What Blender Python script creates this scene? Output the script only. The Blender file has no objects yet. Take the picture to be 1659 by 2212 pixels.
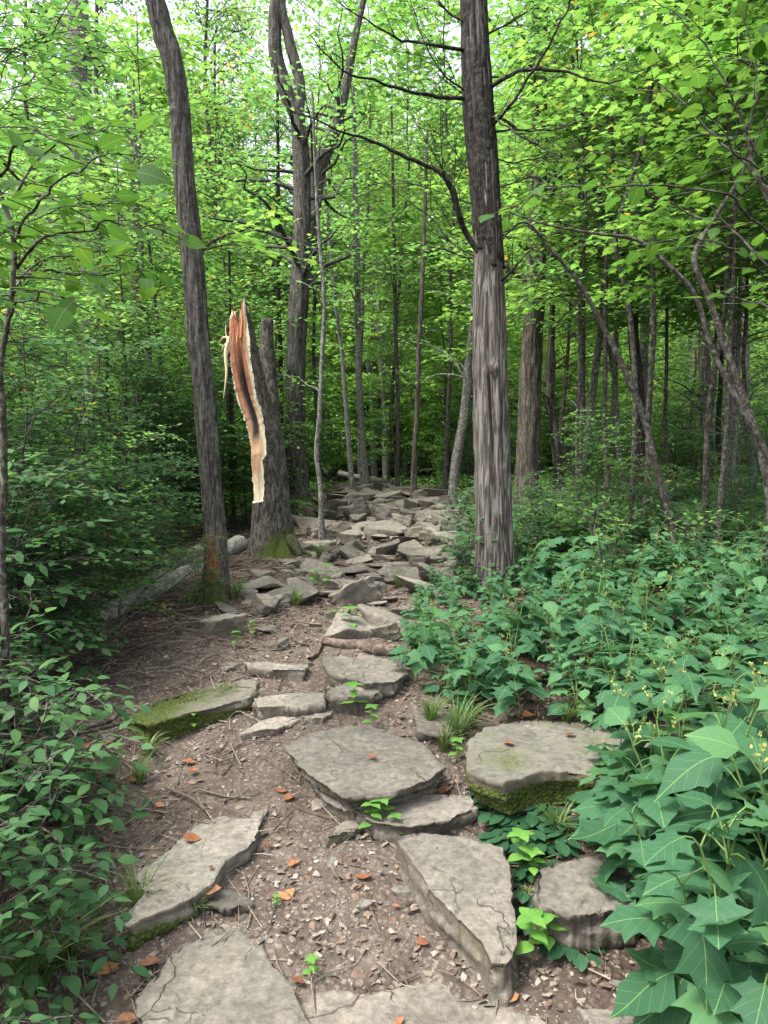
import bpy, bmesh, math, random
import numpy as np
from mathutils import Vector, Matrix, Euler
from math import radians as R_, sin, cos, pi

scene = bpy.context.scene
COL = scene.collection

# ---------------------------------------------------------------- camera, sky, sun, exposure
CAMZ, PITCH = 1.6, R_(-3.0)
F_, CX, CY = 1536.3, 829.5, 1106.0          # focal length and centre for a 1659 x 2212 picture
cam_d = bpy.data.cameras.new('camera'); cam = bpy.data.objects.new('camera', cam_d); COL.objects.link(cam)
cam.location = (0, 0, CAMZ); cam.rotation_euler = (R_(90) + PITCH, 0, 0)
cam_d.sensor_fit = 'VERTICAL'; cam_d.sensor_height = 36.0; cam_d.lens = 36.0 * F_ / 2212.0
cam_d.clip_start = 0.05; cam_d.clip_end = 1000
scene.camera = cam
SUN_EL, SUN_AZ = R_(60), R_(-115)             # azimuth from +y (ahead) towards the right
world = bpy.data.worlds.new('World'); scene.world = world; world.use_nodes = True
wn = world.node_tree; bg = wn.nodes['Background']; bg.inputs['Strength'].default_value = 0.15
sky = wn.nodes.new('ShaderNodeTexSky'); sky.sky_type = 'NISHITA'; sky.sun_disc = False
sky.sun_elevation = SUN_EL; sky.sun_rotation = SUN_AZ; sky.dust_density = 4.0; sky.air_density = 1.0
hs = wn.nodes.new('ShaderNodeHueSaturation'); hs.inputs['Saturation'].default_value = 0.35; hs.inputs['Value'].default_value = 1.0
wn.links.new(sky.outputs[0], hs.inputs['Color']); wn.links.new(hs.outputs[0], bg.inputs['Color'])
sd = bpy.data.lights.new('sun', 'SUN'); sd.energy = 1.5; sd.angle = R_(14); sd.color = (1.0, 0.96, 0.88)
sun = bpy.data.objects.new('sun', sd); COL.objects.link(sun)
sun.rotation_euler = Vector((-sin(SUN_AZ) * cos(SUN_EL), -cos(SUN_AZ) * cos(SUN_EL), -sin(SUN_EL))).to_track_quat('-Z', 'Y').to_euler()
scene.view_settings.view_transform = 'Standard'; scene.view_settings.look = 'None'
scene.view_settings.exposure = 2.0; scene.view_settings.gamma = 1.0
cy = scene.cycles
cy.max_bounces = 9; cy.diffuse_bounces = 7; cy.glossy_bounces = 1; cy.transmission_bounces = 7; cy.transparent_max_bounces = 4
cy.use_denoising = True; cy.caustics_reflective = False; cy.caustics_refractive = False; cy.sample_clamp_indirect = 6

# ---------------------------------------------------------------- noise
def _h(ix, iy, iz):
    n = (ix.astype(np.int64) * 374761393 + iy.astype(np.int64) * 668265263 + iz.astype(np.int64) * 2147483647) & 0xffffffff
    n = ((n ^ (n >> 13)) * 1274126177) & 0xffffffff
    n = ((n ^ (n >> 16)) * 2246822519) & 0xffffffff
    return ((n ^ (n >> 15)) & 0xffffff) / float(0xffffff)
def vnoise(x, y, z=None):
    x = np.asarray(x, float); y = np.asarray(y, float); z = np.zeros_like(x) if z is None else np.asarray(z, float) + 0 * x
    x0, y0, z0 = np.floor(x), np.floor(y), np.floor(z)
    fx, fy, fz = x - x0, y - y0, z - z0
    fx, fy, fz = [f * f * (3 - 2 * f) for f in (fx, fy, fz)]
    r = 0
    for dx in (0, 1):
        for dy in (0, 1):
            for dz in (0, 1):
                w = (fx if dx else 1 - fx) * (fy if dy else 1 - fy) * (fz if dz else 1 - fz)
                r = r + w * _h(x0 + dx, y0 + dy, z0 + dz)
    return r * 2 - 1
def fbm(x, y, z=None, o=4):
    r, a, s = 0, 0.5, 1.0
    for k in range(o):
        r = r + a * vnoise(np.asarray(x) * s + 17.3 * k, np.asarray(y) * s + 9.1 * k, None if z is None else np.asarray(z) * s + 4.7 * k)
        a *= 0.5; s *= 2.03
    return r

# ---------------------------------------------------------------- terrain
PY = [-5, 0, 1, 2, 3, 4, 5, 6, 8, 10, 12, 15, 17, 20, 30, 45, 60, 120]
PZ = [-.25, -.06, 0, .08, .28, .42, .51, .59, .72, .88, 1.02, 1.17, 1.2, 1.2, 1.1, 1.3, 1.8, 5.0]
CXY = [0, 2, 3, 4, 5, 6, 8, 12, 16, 22]
CXX = [-.15, -.18, -.3, -.45, -.4, -.28, 0, .15, .05, .0]
HW = [.6, .6, .7, .75, .8, .9, 1.0, 1.15, 1.1, .3]
def path_mask(x, y):
    d = np.abs(x - np.interp(y, CXY, CXX)) + .18 * fbm(x * 1.7, y * 1.7, o=3)
    w = np.interp(y, CXY, HW)
    return np.clip(1 - (d - w) / .35, 0, 1) * np.clip((21 - y) / 3, 0, 1)
def H(x, y):
    x = np.asarray(x, float); y = np.asarray(y, float)
    z = 0
    for o in (-.6, -.3, 0, .3, .6): z = z + np.interp(y + o, PY, PZ) / 5
    xc = np.interp(y, CXY, CXX); w = np.interp(y, CXY, HW)
    L = np.clip(xc - w - x - .3, 0, 12)
    z = z - .11 * L + .0045 * L * L
    Rr = np.clip(x - xc - w, 0, 3)
    z = z + .05 * Rr
    far = np.clip((y - 8) / 20, 0, 1)
    z = z + (.05 + .25 * far) * fbm(x * .45, y * .45, o=2) + .03 * fbm(x * 2.1 + 5, y * 2.1, o=3)
    z = z + .012 * fbm(x * 9, y * 9, o=2)
    near = np.clip((6 - y) / 3, 0, 1)
    z = z - .05 * path_mask(x, y) * near
    return z
def hz(x, y): return float(H(x, y))
def ray(X, Y):
    a, b = (X - CX) / F_, (CY - Y) / F_
    v = Vector((a, cos(PITCH) - sin(PITCH) * b, sin(PITCH) + cos(PITCH) * b))
    return v / v.y
def P(X, Y, d):
    v = ray(X, Y); return Vector((v.x * d, d, CAMZ + v.z * d))
def G(X, Y, dmin=.9, dmax=60):
    v = ray(X, Y)
    ds = np.concatenate([np.arange(dmin, 8, .04), np.arange(8, dmax, .15)])
    zz = CAMZ + v.z * ds - H(v.x * ds, ds)
    k = np.argmax(zz < 0) if (zz < 0).any() else len(ds) - 1
    if k > 0 and zz[k] < 0:
        t = zz[k - 1] / (zz[k - 1] - zz[k]); d = ds[k - 1] + t * (ds[k] - ds[k - 1])
    else: d = ds[k]
    return Vector((v.x * d, d, CAMZ + v.z * d))
def pix(x, y, z):
    dy = np.asarray(y); dz = np.asarray(z) - CAMZ
    f = dy * cos(PITCH) + dz * sin(PITCH); u = -dy * sin(PITCH) + dz * cos(PITCH)
    return CX + F_ * np.asarray(x) / f, CY - F_ * u / f

# ---------------------------------------------------------------- mesh helpers
def mesh_np(name, V, Fs, mats=(), uv=None, attrs=None, smooth=True, midx=None):
    V = np.asarray(V, np.float32); Fs = [np.asarray(f, np.int32) for f in Fs if len(f)]
    me = bpy.data.meshes.new(name)
    me.vertices.add(len(V)); me.vertices.foreach_set('co', V.ravel())
    loops = np.concatenate([f.ravel() for f in Fs]); tot = np.concatenate([np.full(len(f), f.shape[1], np.int32) for f in Fs])
    me.loops.add(len(loops)); me.loops.foreach_set('vertex_index', loops)
    me.polygons.add(len(tot)); me.polygons.foreach_set('loop_start', np.concatenate([[0], np.cumsum(tot)[:-1]]).astype(np.int32))
    if midx is not None: me.polygons.foreach_set('material_index', np.asarray(midx, np.int32))
    me.polygons.foreach_set('use_smooth', np.full(len(tot), smooth, bool))
    me.update(calc_edges=True)
    if uv is not None:
        l = me.uv_layers.new(name='UVMap'); l.data.foreach_set('uv', np.asarray(uv, np.float32)[loops].ravel())
    for k, a in (attrs or {}).items():
        a = np.asarray(a, np.float32)
        if a.ndim == 1: me.attributes.new(k, 'FLOAT', 'POINT').data.foreach_set('value', a)
        else:
            c = np.ones((len(a), 4), np.float32); c[:, :3] = a
            me.attributes.new(k, 'FLOAT_COLOR', 'POINT').data.foreach_set('color', c.ravel())
    for m in mats: me.materials.append(m)
    return me
def link(name, me, parent=None, loc=(0, 0, 0), rot=(0, 0, 0), scale=(1, 1, 1)):
    o = bpy.data.objects.new(name, me); COL.objects.link(o)
    o.location = loc; o.rotation_euler = rot; o.scale = scale
    if parent is not None: o.parent = parent
    return o
def tag(o, label=None, cat=None, group=None, kind=None):
    if label: o['label'] = label
    if cat: o['category'] = cat
    if group: o['group'] = group
    if kind: o['kind'] = kind
    return o
def thing(name, loc, label, cat, group=None, rz=0, sc=1.0):
    o = bpy.data.objects.new(name, None); COL.objects.link(o)
    o.location = loc; o.rotation_euler = (0, 0, rz); o.scale = (sc, sc, sc) if np.isscalar(sc) else sc
    return tag(o, label, cat, group)
def copy_tree(o, parent=None):
    c = o.copy(); COL.objects.link(c); c.parent = parent
    for ch in list(o.children): copy_tree(ch, c)
    return c

def frames(pts):
    T = np.gradient(pts, axis=0); T /= np.linalg.norm(T, axis=1)[:, None] + 1e-9
    ref = np.array([0, 1, 0.]) if abs(T[0][1]) < .8 else np.array([1., 0, 0])
    N = np.empty_like(T); B = np.empty_like(T)
    n = ref - T[0] * ref.dot(T[0])
    for i in range(len(T)):
        n = n - T[i] * n.dot(T[i]); n /= np.linalg.norm(n) + 1e-9
        N[i] = n; B[i] = np.cross(T[i], n)
    return T, N, B
def smooth_path(pts, n):
    pts = np.asarray(pts, float)
    s = np.concatenate([[0], np.cumsum(np.linalg.norm(np.diff(pts[:, :3], axis=0), axis=1))])
    t = np.linspace(0, s[-1], n); out = np.empty((n, pts.shape[1]))
    m = np.gradient(pts, s, axis=0)
    k = np.clip(np.searchsorted(s, t, side='right') - 1, 0, len(s) - 2)
    h = (s[k + 1] - s[k])[:, None]; u = ((t - s[k])[:, None]) / h
    return ((2 * u**3 - 3 * u**2 + 1) * pts[k] + (u**3 - 2 * u**2 + u) * h * m[k] + (-2 * u**3 + 3 * u**2) * pts[k + 1] + (u**3 - u**2) * h * m[k + 1])
class Bag:
    """collects raw geometry that becomes one mesh"""
    def __init__(s): s.V, s.F3, s.F4, s.UV, s.T, s.n = [], [], [], [], [], 0
    def add(s, V, F3=None, F4=None, UV=None, T=None):
        s.V.append(V)
        if F3 is not None and len(F3): s.F3.append(np.asarray(F3) + s.n)
        if F4 is not None and len(F4): s.F4.append(np.asarray(F4) + s.n)
        s.UV.append(UV if UV is not None else np.zeros((len(V), 2))); s.T.append(T if T is not None else np.zeros(len(V)))
        s.n += len(V)
    def tube(s, pts, r0, r1=None, ns=5):
        pts = np.asarray(pts, float); n = len(pts)
        r = np.linspace(r0, r1 if r1 is not None else r0, n) if np.isscalar(r0) else np.asarray(r0)
        T, N, B = frames(pts)
        a = np.linspace(0, 2 * pi, ns, endpoint=False)
        V = pts[:, None] + r[:, None, None] * (N[:, None] * np.cos(a)[None, :, None] + B[:, None] * np.sin(a)[None, :, None])
        i = np.arange(n - 1)[:, None] * ns; j = np.arange(ns)[None]; j2 = (j + 1) % ns
        F = np.stack([i + j, i + j2, i + ns + j2, i + ns + j], -1).reshape(-1, 4)
        s.add(V.reshape(-1, 3), F4=F)
        s.add(np.vstack([pts[-1:] + T[-1:] * r[-1], V[-1]]), F3=[[0, 1 + k, 1 + (k + 1) % ns] for k in range(ns)])
    def leaves(s, tpl, pos, D, N, size, tint, curl=None):
        tv, f3, f4, tuv = tpl
        pos = np.asarray(pos, float); m = len(pos)
        if not m: return
        D = D / (np.linalg.norm(D, axis=1)[:, None] + 1e-9); S = np.cross(N, D); S /= np.linalg.norm(S, axis=1)[:, None] + 1e-9
        N = np.cross(D, S); size = np.broadcast_to(size, (m,))
        V = pos[:, None] + size[:, None, None] * (tv[None, :, 0:1] * D[:, None] + tv[None, :, 1:2] * S[:, None] + tv[None, :, 2:3] * N[:, None])
        k = len(tv); off = (np.arange(m) * k)[:, None, None]
        F3 = (f3[None] + off).reshape(-1, 3) if len(f3) else None
        F4 = (f4[None] + off).reshape(-1, 4) if len(f4) else None
        s.add(V.reshape(-1, 3), F3, F4, np.tile(tuv, (m, 1)), np.repeat(np.broadcast_to(tint, (m,)), k))
    def mesh(s, name, mat, smooth=True):
        return mesh_np(name, np.concatenate(s.V), ([np.concatenate(s.F3)] if s.F3 else []) + ([np.concatenate(s.F4)] if s.F4 else []),
                       [mat], np.concatenate(s.UV), {'tint': np.concatenate(s.T)}, smooth)

# ---------------------------------------------------------------- leaf shapes (x along the leaf, y across, z up)
def tpl_fan(outline, droop=.12, fold=.18):
    """half outline from base to tip -> both halves fanned to midrib points"""
    o = np.array(outline, float); n = len(o)
    mid = np.stack([o[:, 0].copy(), np.zeros(n)], 1); mid[:, 0] = np.linspace(0, 1, n)
    V = [(m[0], 0) for m in mid] + [(p[0], p[1]) for p in o[1:-1]] + [(p[0], -p[1]) for p in o[1:-1]]
    V = np.array(V); z = -droop * V[:, 0]**2 + fold * np.abs(V[:, 1]) - .5 * np.abs(V[:, 1])**2
    F3, F4 = [], []
    up = lambda i: 0 if i == 0 else (n - 1 if i == n - 1 else n + i - 1)
    dn = lambda i: 0 if i == 0 else (n - 1 if i == n - 1 else n + (n - 2) + i - 1)
    for i in range(n - 1):
        a = [i, i + 1, up(i + 1), up(i)]; b = [i, dn(i), dn(i + 1), i + 1]
        for q in (a, b):
            q2 = []; [q2.append(k) for k in q if k not in q2]
            (F3 if len(q2) == 3 else F4).append(q2)
    return (np.column_stack([V, z]), np.array(F3), np.array(F4) if F4 else np.zeros((0, 4), int), V.copy())
DIAMOND = tpl_fan([(0, 0), (.42, .33), (1, 0)], .1, .15)
OVAL = tpl_fan([(0, 0), (.16, .19), (.38, .28), (.62, .235), (.84, .1), (1, 0)], .22, .22)
BROAD = tpl_fan([(0, 0), (.1, .22), (.33, .36), (.6, .3), (.84, .12), (1, 0)], .25, .2)
SLIM = tpl_fan([(0, 0), (.3, .13), (.7, .1), (1, 0)], .25, .1)
MAPLE = tpl_fan([(0, 0), (-.08, .22), (.22, .24), (.38, .55), (.46, .28), (.62, .3), (.72, .13), (1, 0)], .15, .12)
CUP = tpl_fan([(0, 0), (.08, .1), (-.02, .27), (.14, .31), (.28, .56), (.36, .4), (.45, .31), (.57, .37), (.69, .47), (.72, .27), (.86, .13), (1, 0)], .3, .14)
CUP2 = tpl_fan([(0, 0), (.06, .1), (.14, .24), (.22, .36), (.32, .37), (.45, .42), (.54, .33), (.66, .3), (.72, .24), (.82, .14), (.9, .07), (1, 0)], .35, .18)
ROUND = tpl_fan([(0, 0), (.12, .16), (.4, .3), (.7, .3), (.92, .14), (1, 0)], .2, .3)

# ---------------------------------------------------------------- materials
def mat_new(name):
    m = bpy.data.materials.new(name); m.use_nodes = True; n = m.node_tree.nodes; n.clear()
    out = n.new('ShaderNodeOutputMaterial'); return m, n, m.node_tree.links, out
def nd(n, t, **k):
    x = n.new(t)
    for a, b in k.items():
        if a in x.inputs: x.inputs[a].default_value = b
        else: setattr(x, a, b)
    return x
def ramp(n, l, src, stops):
    r = n.new('ShaderNodeValToRGB'); e = r.color_ramp.elements
    while len(e) > 1: e.remove(e[-1])
    e[0].position = stops[0][0]; e[0].color = (*stops[0][1], 1)
    for p, c in stops[1:]: x = e.new(p); x.color = (*c, 1)
    l.new(src, r.inputs[0]); return r
def mixc(n, l, fac, a, b, mode='MIX'):
    m = n.new('ShaderNodeMix'); m.data_type = 'RGBA'; m.blend_type = mode
    for s, v in ((0, fac), (6, a), (7, b)):
        if hasattr(v, 'is_linked'): l.new(v, m.inputs[s])
        elif np.isscalar(v): m.inputs[s].default_value = v
        else: m.inputs[s].default_value = (*v, 1)
    return m.outputs[2]
def math_(n, l, op, a, b=0, clamp=False):
    m = n.new('ShaderNodeMath'); m.operation = op; m.use_clamp = clamp
    for s, v in ((0, a), (1, b)):
        if hasattr(v, 'is_linked'): l.new(v, m.inputs[s])
        else: m.inputs[s].default_value = v
    return m.outputs[0]
def leaf_mat(name, c0, c1, c2, trans=.5, tboost=2.2, rough=.55, spec=.2, veins=0.0, odd=None):
    m, n, l, out = mat_new(name)
    at = nd(n, 'ShaderNodeAttribute', attribute_name='tint'); oi = n.new('ShaderNodeObjectInfo')
    f = math_(n, l, 'ADD', math_(n, l, 'MULTIPLY', at.outputs['Fac'], .75), math_(n, l, 'MULTIPLY', oi.outputs['Random'], .2))
    st = [(0, c0), (.45, c1), (.93, c2)]
    if odd: st = st[:2] + [(.84, c2), (.87, odd)]
    col = ramp(n, l, f, st).outputs[0]
    ge = n.new('ShaderNodeNewGeometry')
    no = nd(n, 'ShaderNodeTexNoise', Scale=1.3, Detail=2.0); l.new(ge.outputs['Position'], no.inputs['Vector'])
    col = mixc(n, l, math_(n, l, 'MULTIPLY', no.outputs['Fac'], .35), col, tuple(x * .7 for x in c1))
    if veins:
        uv = n.new('ShaderNodeUVMap'); sp = n.new('ShaderNodeSeparateXYZ'); l.new(uv.outputs[0], sp.inputs[0])
        av = math_(n, l, 'ABSOLUTE', sp.outputs[1])
        midr = math_(n, l, 'LESS_THAN', av, .009)
        q = math_(n, l, 'FRACT', math_(n, l, 'MULTIPLY', math_(n, l, 'SUBTRACT', sp.outputs[0], math_(n, l, 'MULTIPLY', av, .9)), 5.0))
        side = math_(n, l, 'LESS_THAN', math_(n, l, 'ABSOLUTE', math_(n, l, 'SUBTRACT', q, .5)), .022)
        v = math_(n, l, 'MAXIMUM', midr, math_(n, l, 'MULTIPLY', side, .55))
        col = mixc(n, l, math_(n, l, 'MULTIPLY', v, veins), col, (.22, .36, .12))
    b = nd(n, 'ShaderNodeBsdfPrincipled', Roughness=rough); b.inputs['Specular IOR Level'].default_value = spec
    l.new(col, b.inputs['Base Color'])
    tr = n.new('ShaderNodeBsdfTranslucent')
    tc = mixc(n, l, 1.0, col, (tboost * 1.05, tboost * .97, tboost * .74), 'MULTIPLY'); l.new(tc, tr.inputs['Color'])
    mx = nd(n, 'ShaderNodeMixShader', Fac=trans); l.new(b.outputs[0], mx.inputs[1]); l.new(tr.outputs[0], mx.inputs[2])
    l.new(mx.outputs[0], out.inputs[0]); return m
def bark_mat(name, dark, light, scale=1.0, zs=.13, moss=(.045, .06, .012), lichen=0.0, patch=(.26, .105, .045), bump=.8, wood=False):
    m, n, l, out = mat_new(name)
    tc = n.new('ShaderNodeTexCoord'); mp = n.new('ShaderNodeMapping'); mp.inputs['Scale'].default_value = (1, 1, zs); l.new(tc.outputs['Object'], mp.inputs[0])
    n1 = nd(n, 'ShaderNodeTexNoise', Scale=38 * scale, Detail=5.0, Roughness=.65, Distortion=.6); l.new(mp.outputs[0], n1.inputs['Vector'])
    n2 = nd(n, 'ShaderNodeTexNoise', Scale=5.0, Detail=4.0); l.new(tc.outputs['Object'], n2.inputs['Vector'])
    n3 = nd(n, 'ShaderNodeTexNoise', Scale=26.0, Detail=4.0, Roughness=.7); l.new(tc.outputs['Object'], n3.inputs['Vector'])
    midc = tuple((a + b) / 2 for a, b in zip(dark, light))
    c = ramp(n, l, n1.outputs['Fac'], [(.38, tuple(x * .6 for x in dark)), (.47, dark), (.53, midc), (.64, light)]).outputs[0]
    c = mixc(n, l, math_(n, l, 'MULTIPLY', n2.outputs['Fac'], .7), c, tuple(x * .55 for x in midc))
    if lichen:
        c = mixc(n, l, math_(n, l, 'MULTIPLY', ramp(n, l, n3.outputs['Fac'], [(.5, (0, 0, 0)), (.6, (1, 1, 1))]).outputs[0], lichen), c, (.3, .31, .27))
    ap = nd(n, 'ShaderNodeAttribute', attribute_name='patch')
    pf = math_(n, l, 'MULTIPLY', ap.outputs['Fac'], math_(n, l, 'ADD', n3.outputs['Fac'], .45), clamp=True)
    c = mixc(n, l, pf, c, patch)
    am = nd(n, 'ShaderNodeAttribute', attribute_name='moss')
    mf = ramp(n, l, math_(n, l, 'ADD', am.outputs['Fac'], math_(n, l, 'MULTIPLY', n3.outputs['Fac'], .9)), [(.78, (0, 0, 0)), (.98, (1, 1, 1))]).outputs[0]
    mc = mixc(n, l, n2.outputs['Fac'], tuple(x * .5 for x in moss), tuple(x * 1.7 for x in moss))
    c = mixc(n, l, mf, c, mc)
    b = nd(n, 'ShaderNodeBsdfPrincipled', Roughness=.9); b.inputs['Specular IOR Level'].default_value = .15
    l.new(c, b.inputs['Base Color'])
    bp = nd(n, 'ShaderNodeBump', Strength=bump, Distance=.012); l.new(n1.outputs['Fac'], bp.inputs['Height'])
    bp2 = nd(n, 'ShaderNodeBump', Strength=.4, Distance=.006); l.new(n3.outputs['Fac'], bp2.inputs['Height']); l.new(bp.outputs[0], bp2.inputs['Normal'])
    l.new(bp2.outputs[0], b.inputs['Normal']); l.new(b.outputs[0], out.inputs[0]); return m
def stone_mat(name, base=(.19, .175, .15), mossy=0.0, dirt=.5):
    m, n, l, out = mat_new(name)
    ge = n.new('ShaderNodeNewGeometry'); tc = n.new('ShaderNodeTexCoord'); oi = n.new('ShaderNodeObjectInfo')
    add = n.new('ShaderNodeVectorMath'); add.operation = 'ADD'; l.new(ge.outputs['Position'], add.inputs[0]); l.new(oi.outputs['Location'], add.inputs[1])
    n1 = nd(n, 'ShaderNodeTexNoise', Scale=3.2, Detail=6.0, Roughness=.6); l.new(add.outputs[0], n1.inputs['Vector'])
    n2 = nd(n, 'ShaderNodeTexNoise', Scale=34.0, Detail=6.0, Roughness=.72); l.new(add.outputs[0], n2.inputs['Vector'])
    vo = nd(n, 'ShaderNodeTexVoronoi', Scale=60.0); l.new(add.outputs[0], vo.inputs['Vector'])
    mp = n.new('ShaderNodeMapping'); mp.inputs['Scale'].default_value = (5, 17, 5); mp.inputs['Rotation'].default_value = (0, 0, .35); l.new(add.outputs[0], mp.inputs[0])
    n4 = nd(n, 'ShaderNodeTexNoise', Scale=1.0, Detail=5.0, Roughness=.6, Distortion=1.2); l.new(mp.outputs[0], n4.inputs['Vector'])
    c = ramp(n, l, n1.outputs['Fac'], [(.3, tuple(x * .66 for x in base)), (.5, base), (.72, (base[0] * 1.22, base[1] * 1.2, base[2] * 1.15))]).outputs[0]
    c = mixc(n, l, .55, c, ramp(n, l, n2.outputs['Fac'], [(.34, (.15, .14, .13)), (.5, (.5, .49, .47)), (.66, (.88, .85, .8))]).outputs[0], 'OVERLAY')
    c = mixc(n, l, math_(n, l, 'MULTIPLY', ramp(n, l, n4.outputs['Fac'], [(.55, (0, 0, 0)), (.68, (1, 1, 1))]).outputs[0], .42), c, (.13, .12, .09))
    dm = nd(n, 'ShaderNodeVectorMath', operation='ADD'); nv = nd(n, 'ShaderNodeTexNoise', Scale=5.0, Detail=4.0); l.new(add.outputs[0], nv.inputs['Vector'])
    sc_ = nd(n, 'ShaderNodeVectorMath', operation='SCALE'); sc_.inputs['Scale'].default_value = .35; l.new(nv.outputs['Color'], sc_.inputs[0]); l.new(add.outputs[0], dm.inputs[0]); l.new(sc_.outputs[0], dm.inputs[1])
    ve = nd(n, 'ShaderNodeTexVoronoi', Scale=2.1, feature='DISTANCE_TO_EDGE'); l.new(dm.outputs[0], ve.inputs['Vector'])
    crack = ramp(n, l, ve.outputs['Distance'], [(0, (1, 1, 1)), (.012, (0, 0, 0))]).outputs[0]
    crack = math_(n, l, 'MULTIPLY', crack, ramp(n, l, n1.outputs['Fac'], [(.48, (0, 0, 0)), (.56, (1, 1, 1))]).outputs[0])
    c = mixc(n, l, math_(n, l, 'MULTIPLY', crack, .4), c, (.03, .026, .02))
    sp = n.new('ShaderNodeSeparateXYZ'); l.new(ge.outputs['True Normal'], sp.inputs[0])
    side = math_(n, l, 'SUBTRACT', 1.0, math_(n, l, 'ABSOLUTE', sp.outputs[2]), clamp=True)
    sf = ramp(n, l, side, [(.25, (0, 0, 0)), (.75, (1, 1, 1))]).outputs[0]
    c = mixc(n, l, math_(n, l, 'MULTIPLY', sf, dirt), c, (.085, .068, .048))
    sh = nd(n, 'ShaderNodeMapRange'); sh.inputs['To Min'].default_value = .5; sh.inputs['To Max'].default_value = 1.08; l.new(oi.outputs['Random'], sh.inputs['Value'])
    c = mixc(n, l, 1.0, c, sh.outputs[0], 'MULTIPLY')
    am = nd(n, 'ShaderNodeAttribute', attribute_name='moss')
    mm = math_(n, l, 'ADD', math_(n, l, 'ADD', am.outputs['Fac'], math_(n, l, 'MULTIPLY', n1.outputs['Fac'], .75)), math_(n, l, 'MULTIPLY', n2.outputs['Fac'], .35))
    mf = ramp(n, l, math_(n, l, 'ADD', mm, mossy), [(.82, (0, 0, 0)), (1.0, (1, 1, 1))]).outputs[0]
    c = mixc(n, l, mf, c, mixc(n, l, vo.outputs['Distance'], (.07, .09, .014), (.022, .032, .008)))
    b = nd(n, 'ShaderNodeBsdfPrincipled', Roughness=.85); b.inputs['Specular IOR Level'].default_value = .25; l.new(c, b.inputs['Base Color'])
    bp0 = nd(n, 'ShaderNodeBump', Strength=.8, Distance=.01, invert=True); l.new(crack, bp0.inputs['Height'])
    bp = nd(n, 'ShaderNodeBump', Strength=.6, Distance=.012); l.new(n2.outputs['Fac'], bp.inputs['Height']); l.new(bp0.outputs[0], bp.inputs['Normal'])
    bp2 = nd(n, 'ShaderNodeBump', Strength=.5, Distance=.012); l.new(n4.outputs['Fac'], bp2.inputs['Height']); l.new(bp.outputs[0], bp2.inputs['Normal'])
    bp3 = nd(n, 'ShaderNodeBump', Distance=.012); l.new(math_(n, l, 'MULTIPLY', mf, .8), bp3.inputs['Strength']); l.new(vo.outputs['Distance'], bp3.inputs['Height']); l.new(bp2.outputs[0], bp3.inputs['Normal'])
    l.new(bp3.outputs[0], b.inputs['Normal']); l.new(b.outputs[0], out.inputs[0]); return m
def ground_mat():
    m, n, l, out = mat_new('forest_soil')
    ge = n.new('ShaderNodeNewGeometry'); pos = ge.outputs['Position']
    def N(s, d=5.0, r=.6):
        x = nd(n, 'ShaderNodeTexNoise', Scale=s, Detail=d, Roughness=r); l.new(pos, x.inputs['Vector']); return x.outputs['Fac']
    big, mid, fine = N(1.6), N(9.0), N(60.0, 4.0, .7)
    vo = nd(n, 'ShaderNodeTexVoronoi', Scale=42.0, Randomness=1.0); l.new(pos, vo.inputs['Vector'])
    vs = nd(n, 'ShaderNodeTexVoronoi', Scale=95.0); l.new(pos, vs.inputs['Vector'])
    pa = nd(n, 'ShaderNodeAttribute', attribute_name='path').outputs['Fac']
    soil = ramp(n, l, mid, [(.3, (.03, .022, .016)), (.55, (.06, .043, .032)), (.75, (.1, .075, .055))]).outputs[0]
    trail = ramp(n, l, mid, [(.28, (.062, .048, .038)), (.5, (.108, .086, .07)), (.72, (.18, .15, .124))]).outputs[0]
    chips = ramp(n, l, vo.outputs['Color'], [(.2, (.1, .07, .05)), (.5, (.19, .145, .115)), (.8, (.33, .28, .235))]).outputs[0]
    cf = math_(n, l, 'MULTIPLY', ramp(n, l, vo.outputs['Distance'], [(.3, (1, 1, 1)), (.5, (0, 0, 0))]).outputs[0], ramp(n, l, big, [(.35, (.15, .15, .15)), (.6, (.75, .75, .75))]).outputs[0])
    trail = mixc(n, l, cf, trail, chips)
    soil = mixc(n, l, math_(n, l, 'MULTIPLY', cf, .35), soil, chips)
    c = mixc(n, l, pa, soil, trail)
    c = mixc(n, l, math_(n, l, 'MULTIPLY', ramp(n, l, vs.outputs['Color'], [(.8, (0, 0, 0)), (.9, (1, 1, 1))]).outputs[0], .35), c, (.4, .36, .3))
    c = mixc(n, l, math_(n, l, 'MULTIPLY', fine, .5), c, (.04, .03, .024))
    b = nd(n, 'ShaderNodeBsdfPrincipled', Roughness=.95); b.inputs['Specular IOR Level'].default_value = .15; l.new(c, b.inputs['Base Color'])
    bp = nd(n, 'ShaderNodeBump', Strength=.9, Distance=.015); l.new(fine, bp.inputs['Height'])
    bp2 = nd(n, 'ShaderNodeBump', Strength=.7, Distance=.012, invert=True); l.new(vo.outputs['Distance'], bp2.inputs['Height']); l.new(bp.outputs[0], bp2.inputs['Normal'])
    l.new(bp2.outputs[0], b.inputs['Normal']); l.new(b.outputs[0], out.inputs[0]); return m
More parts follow.
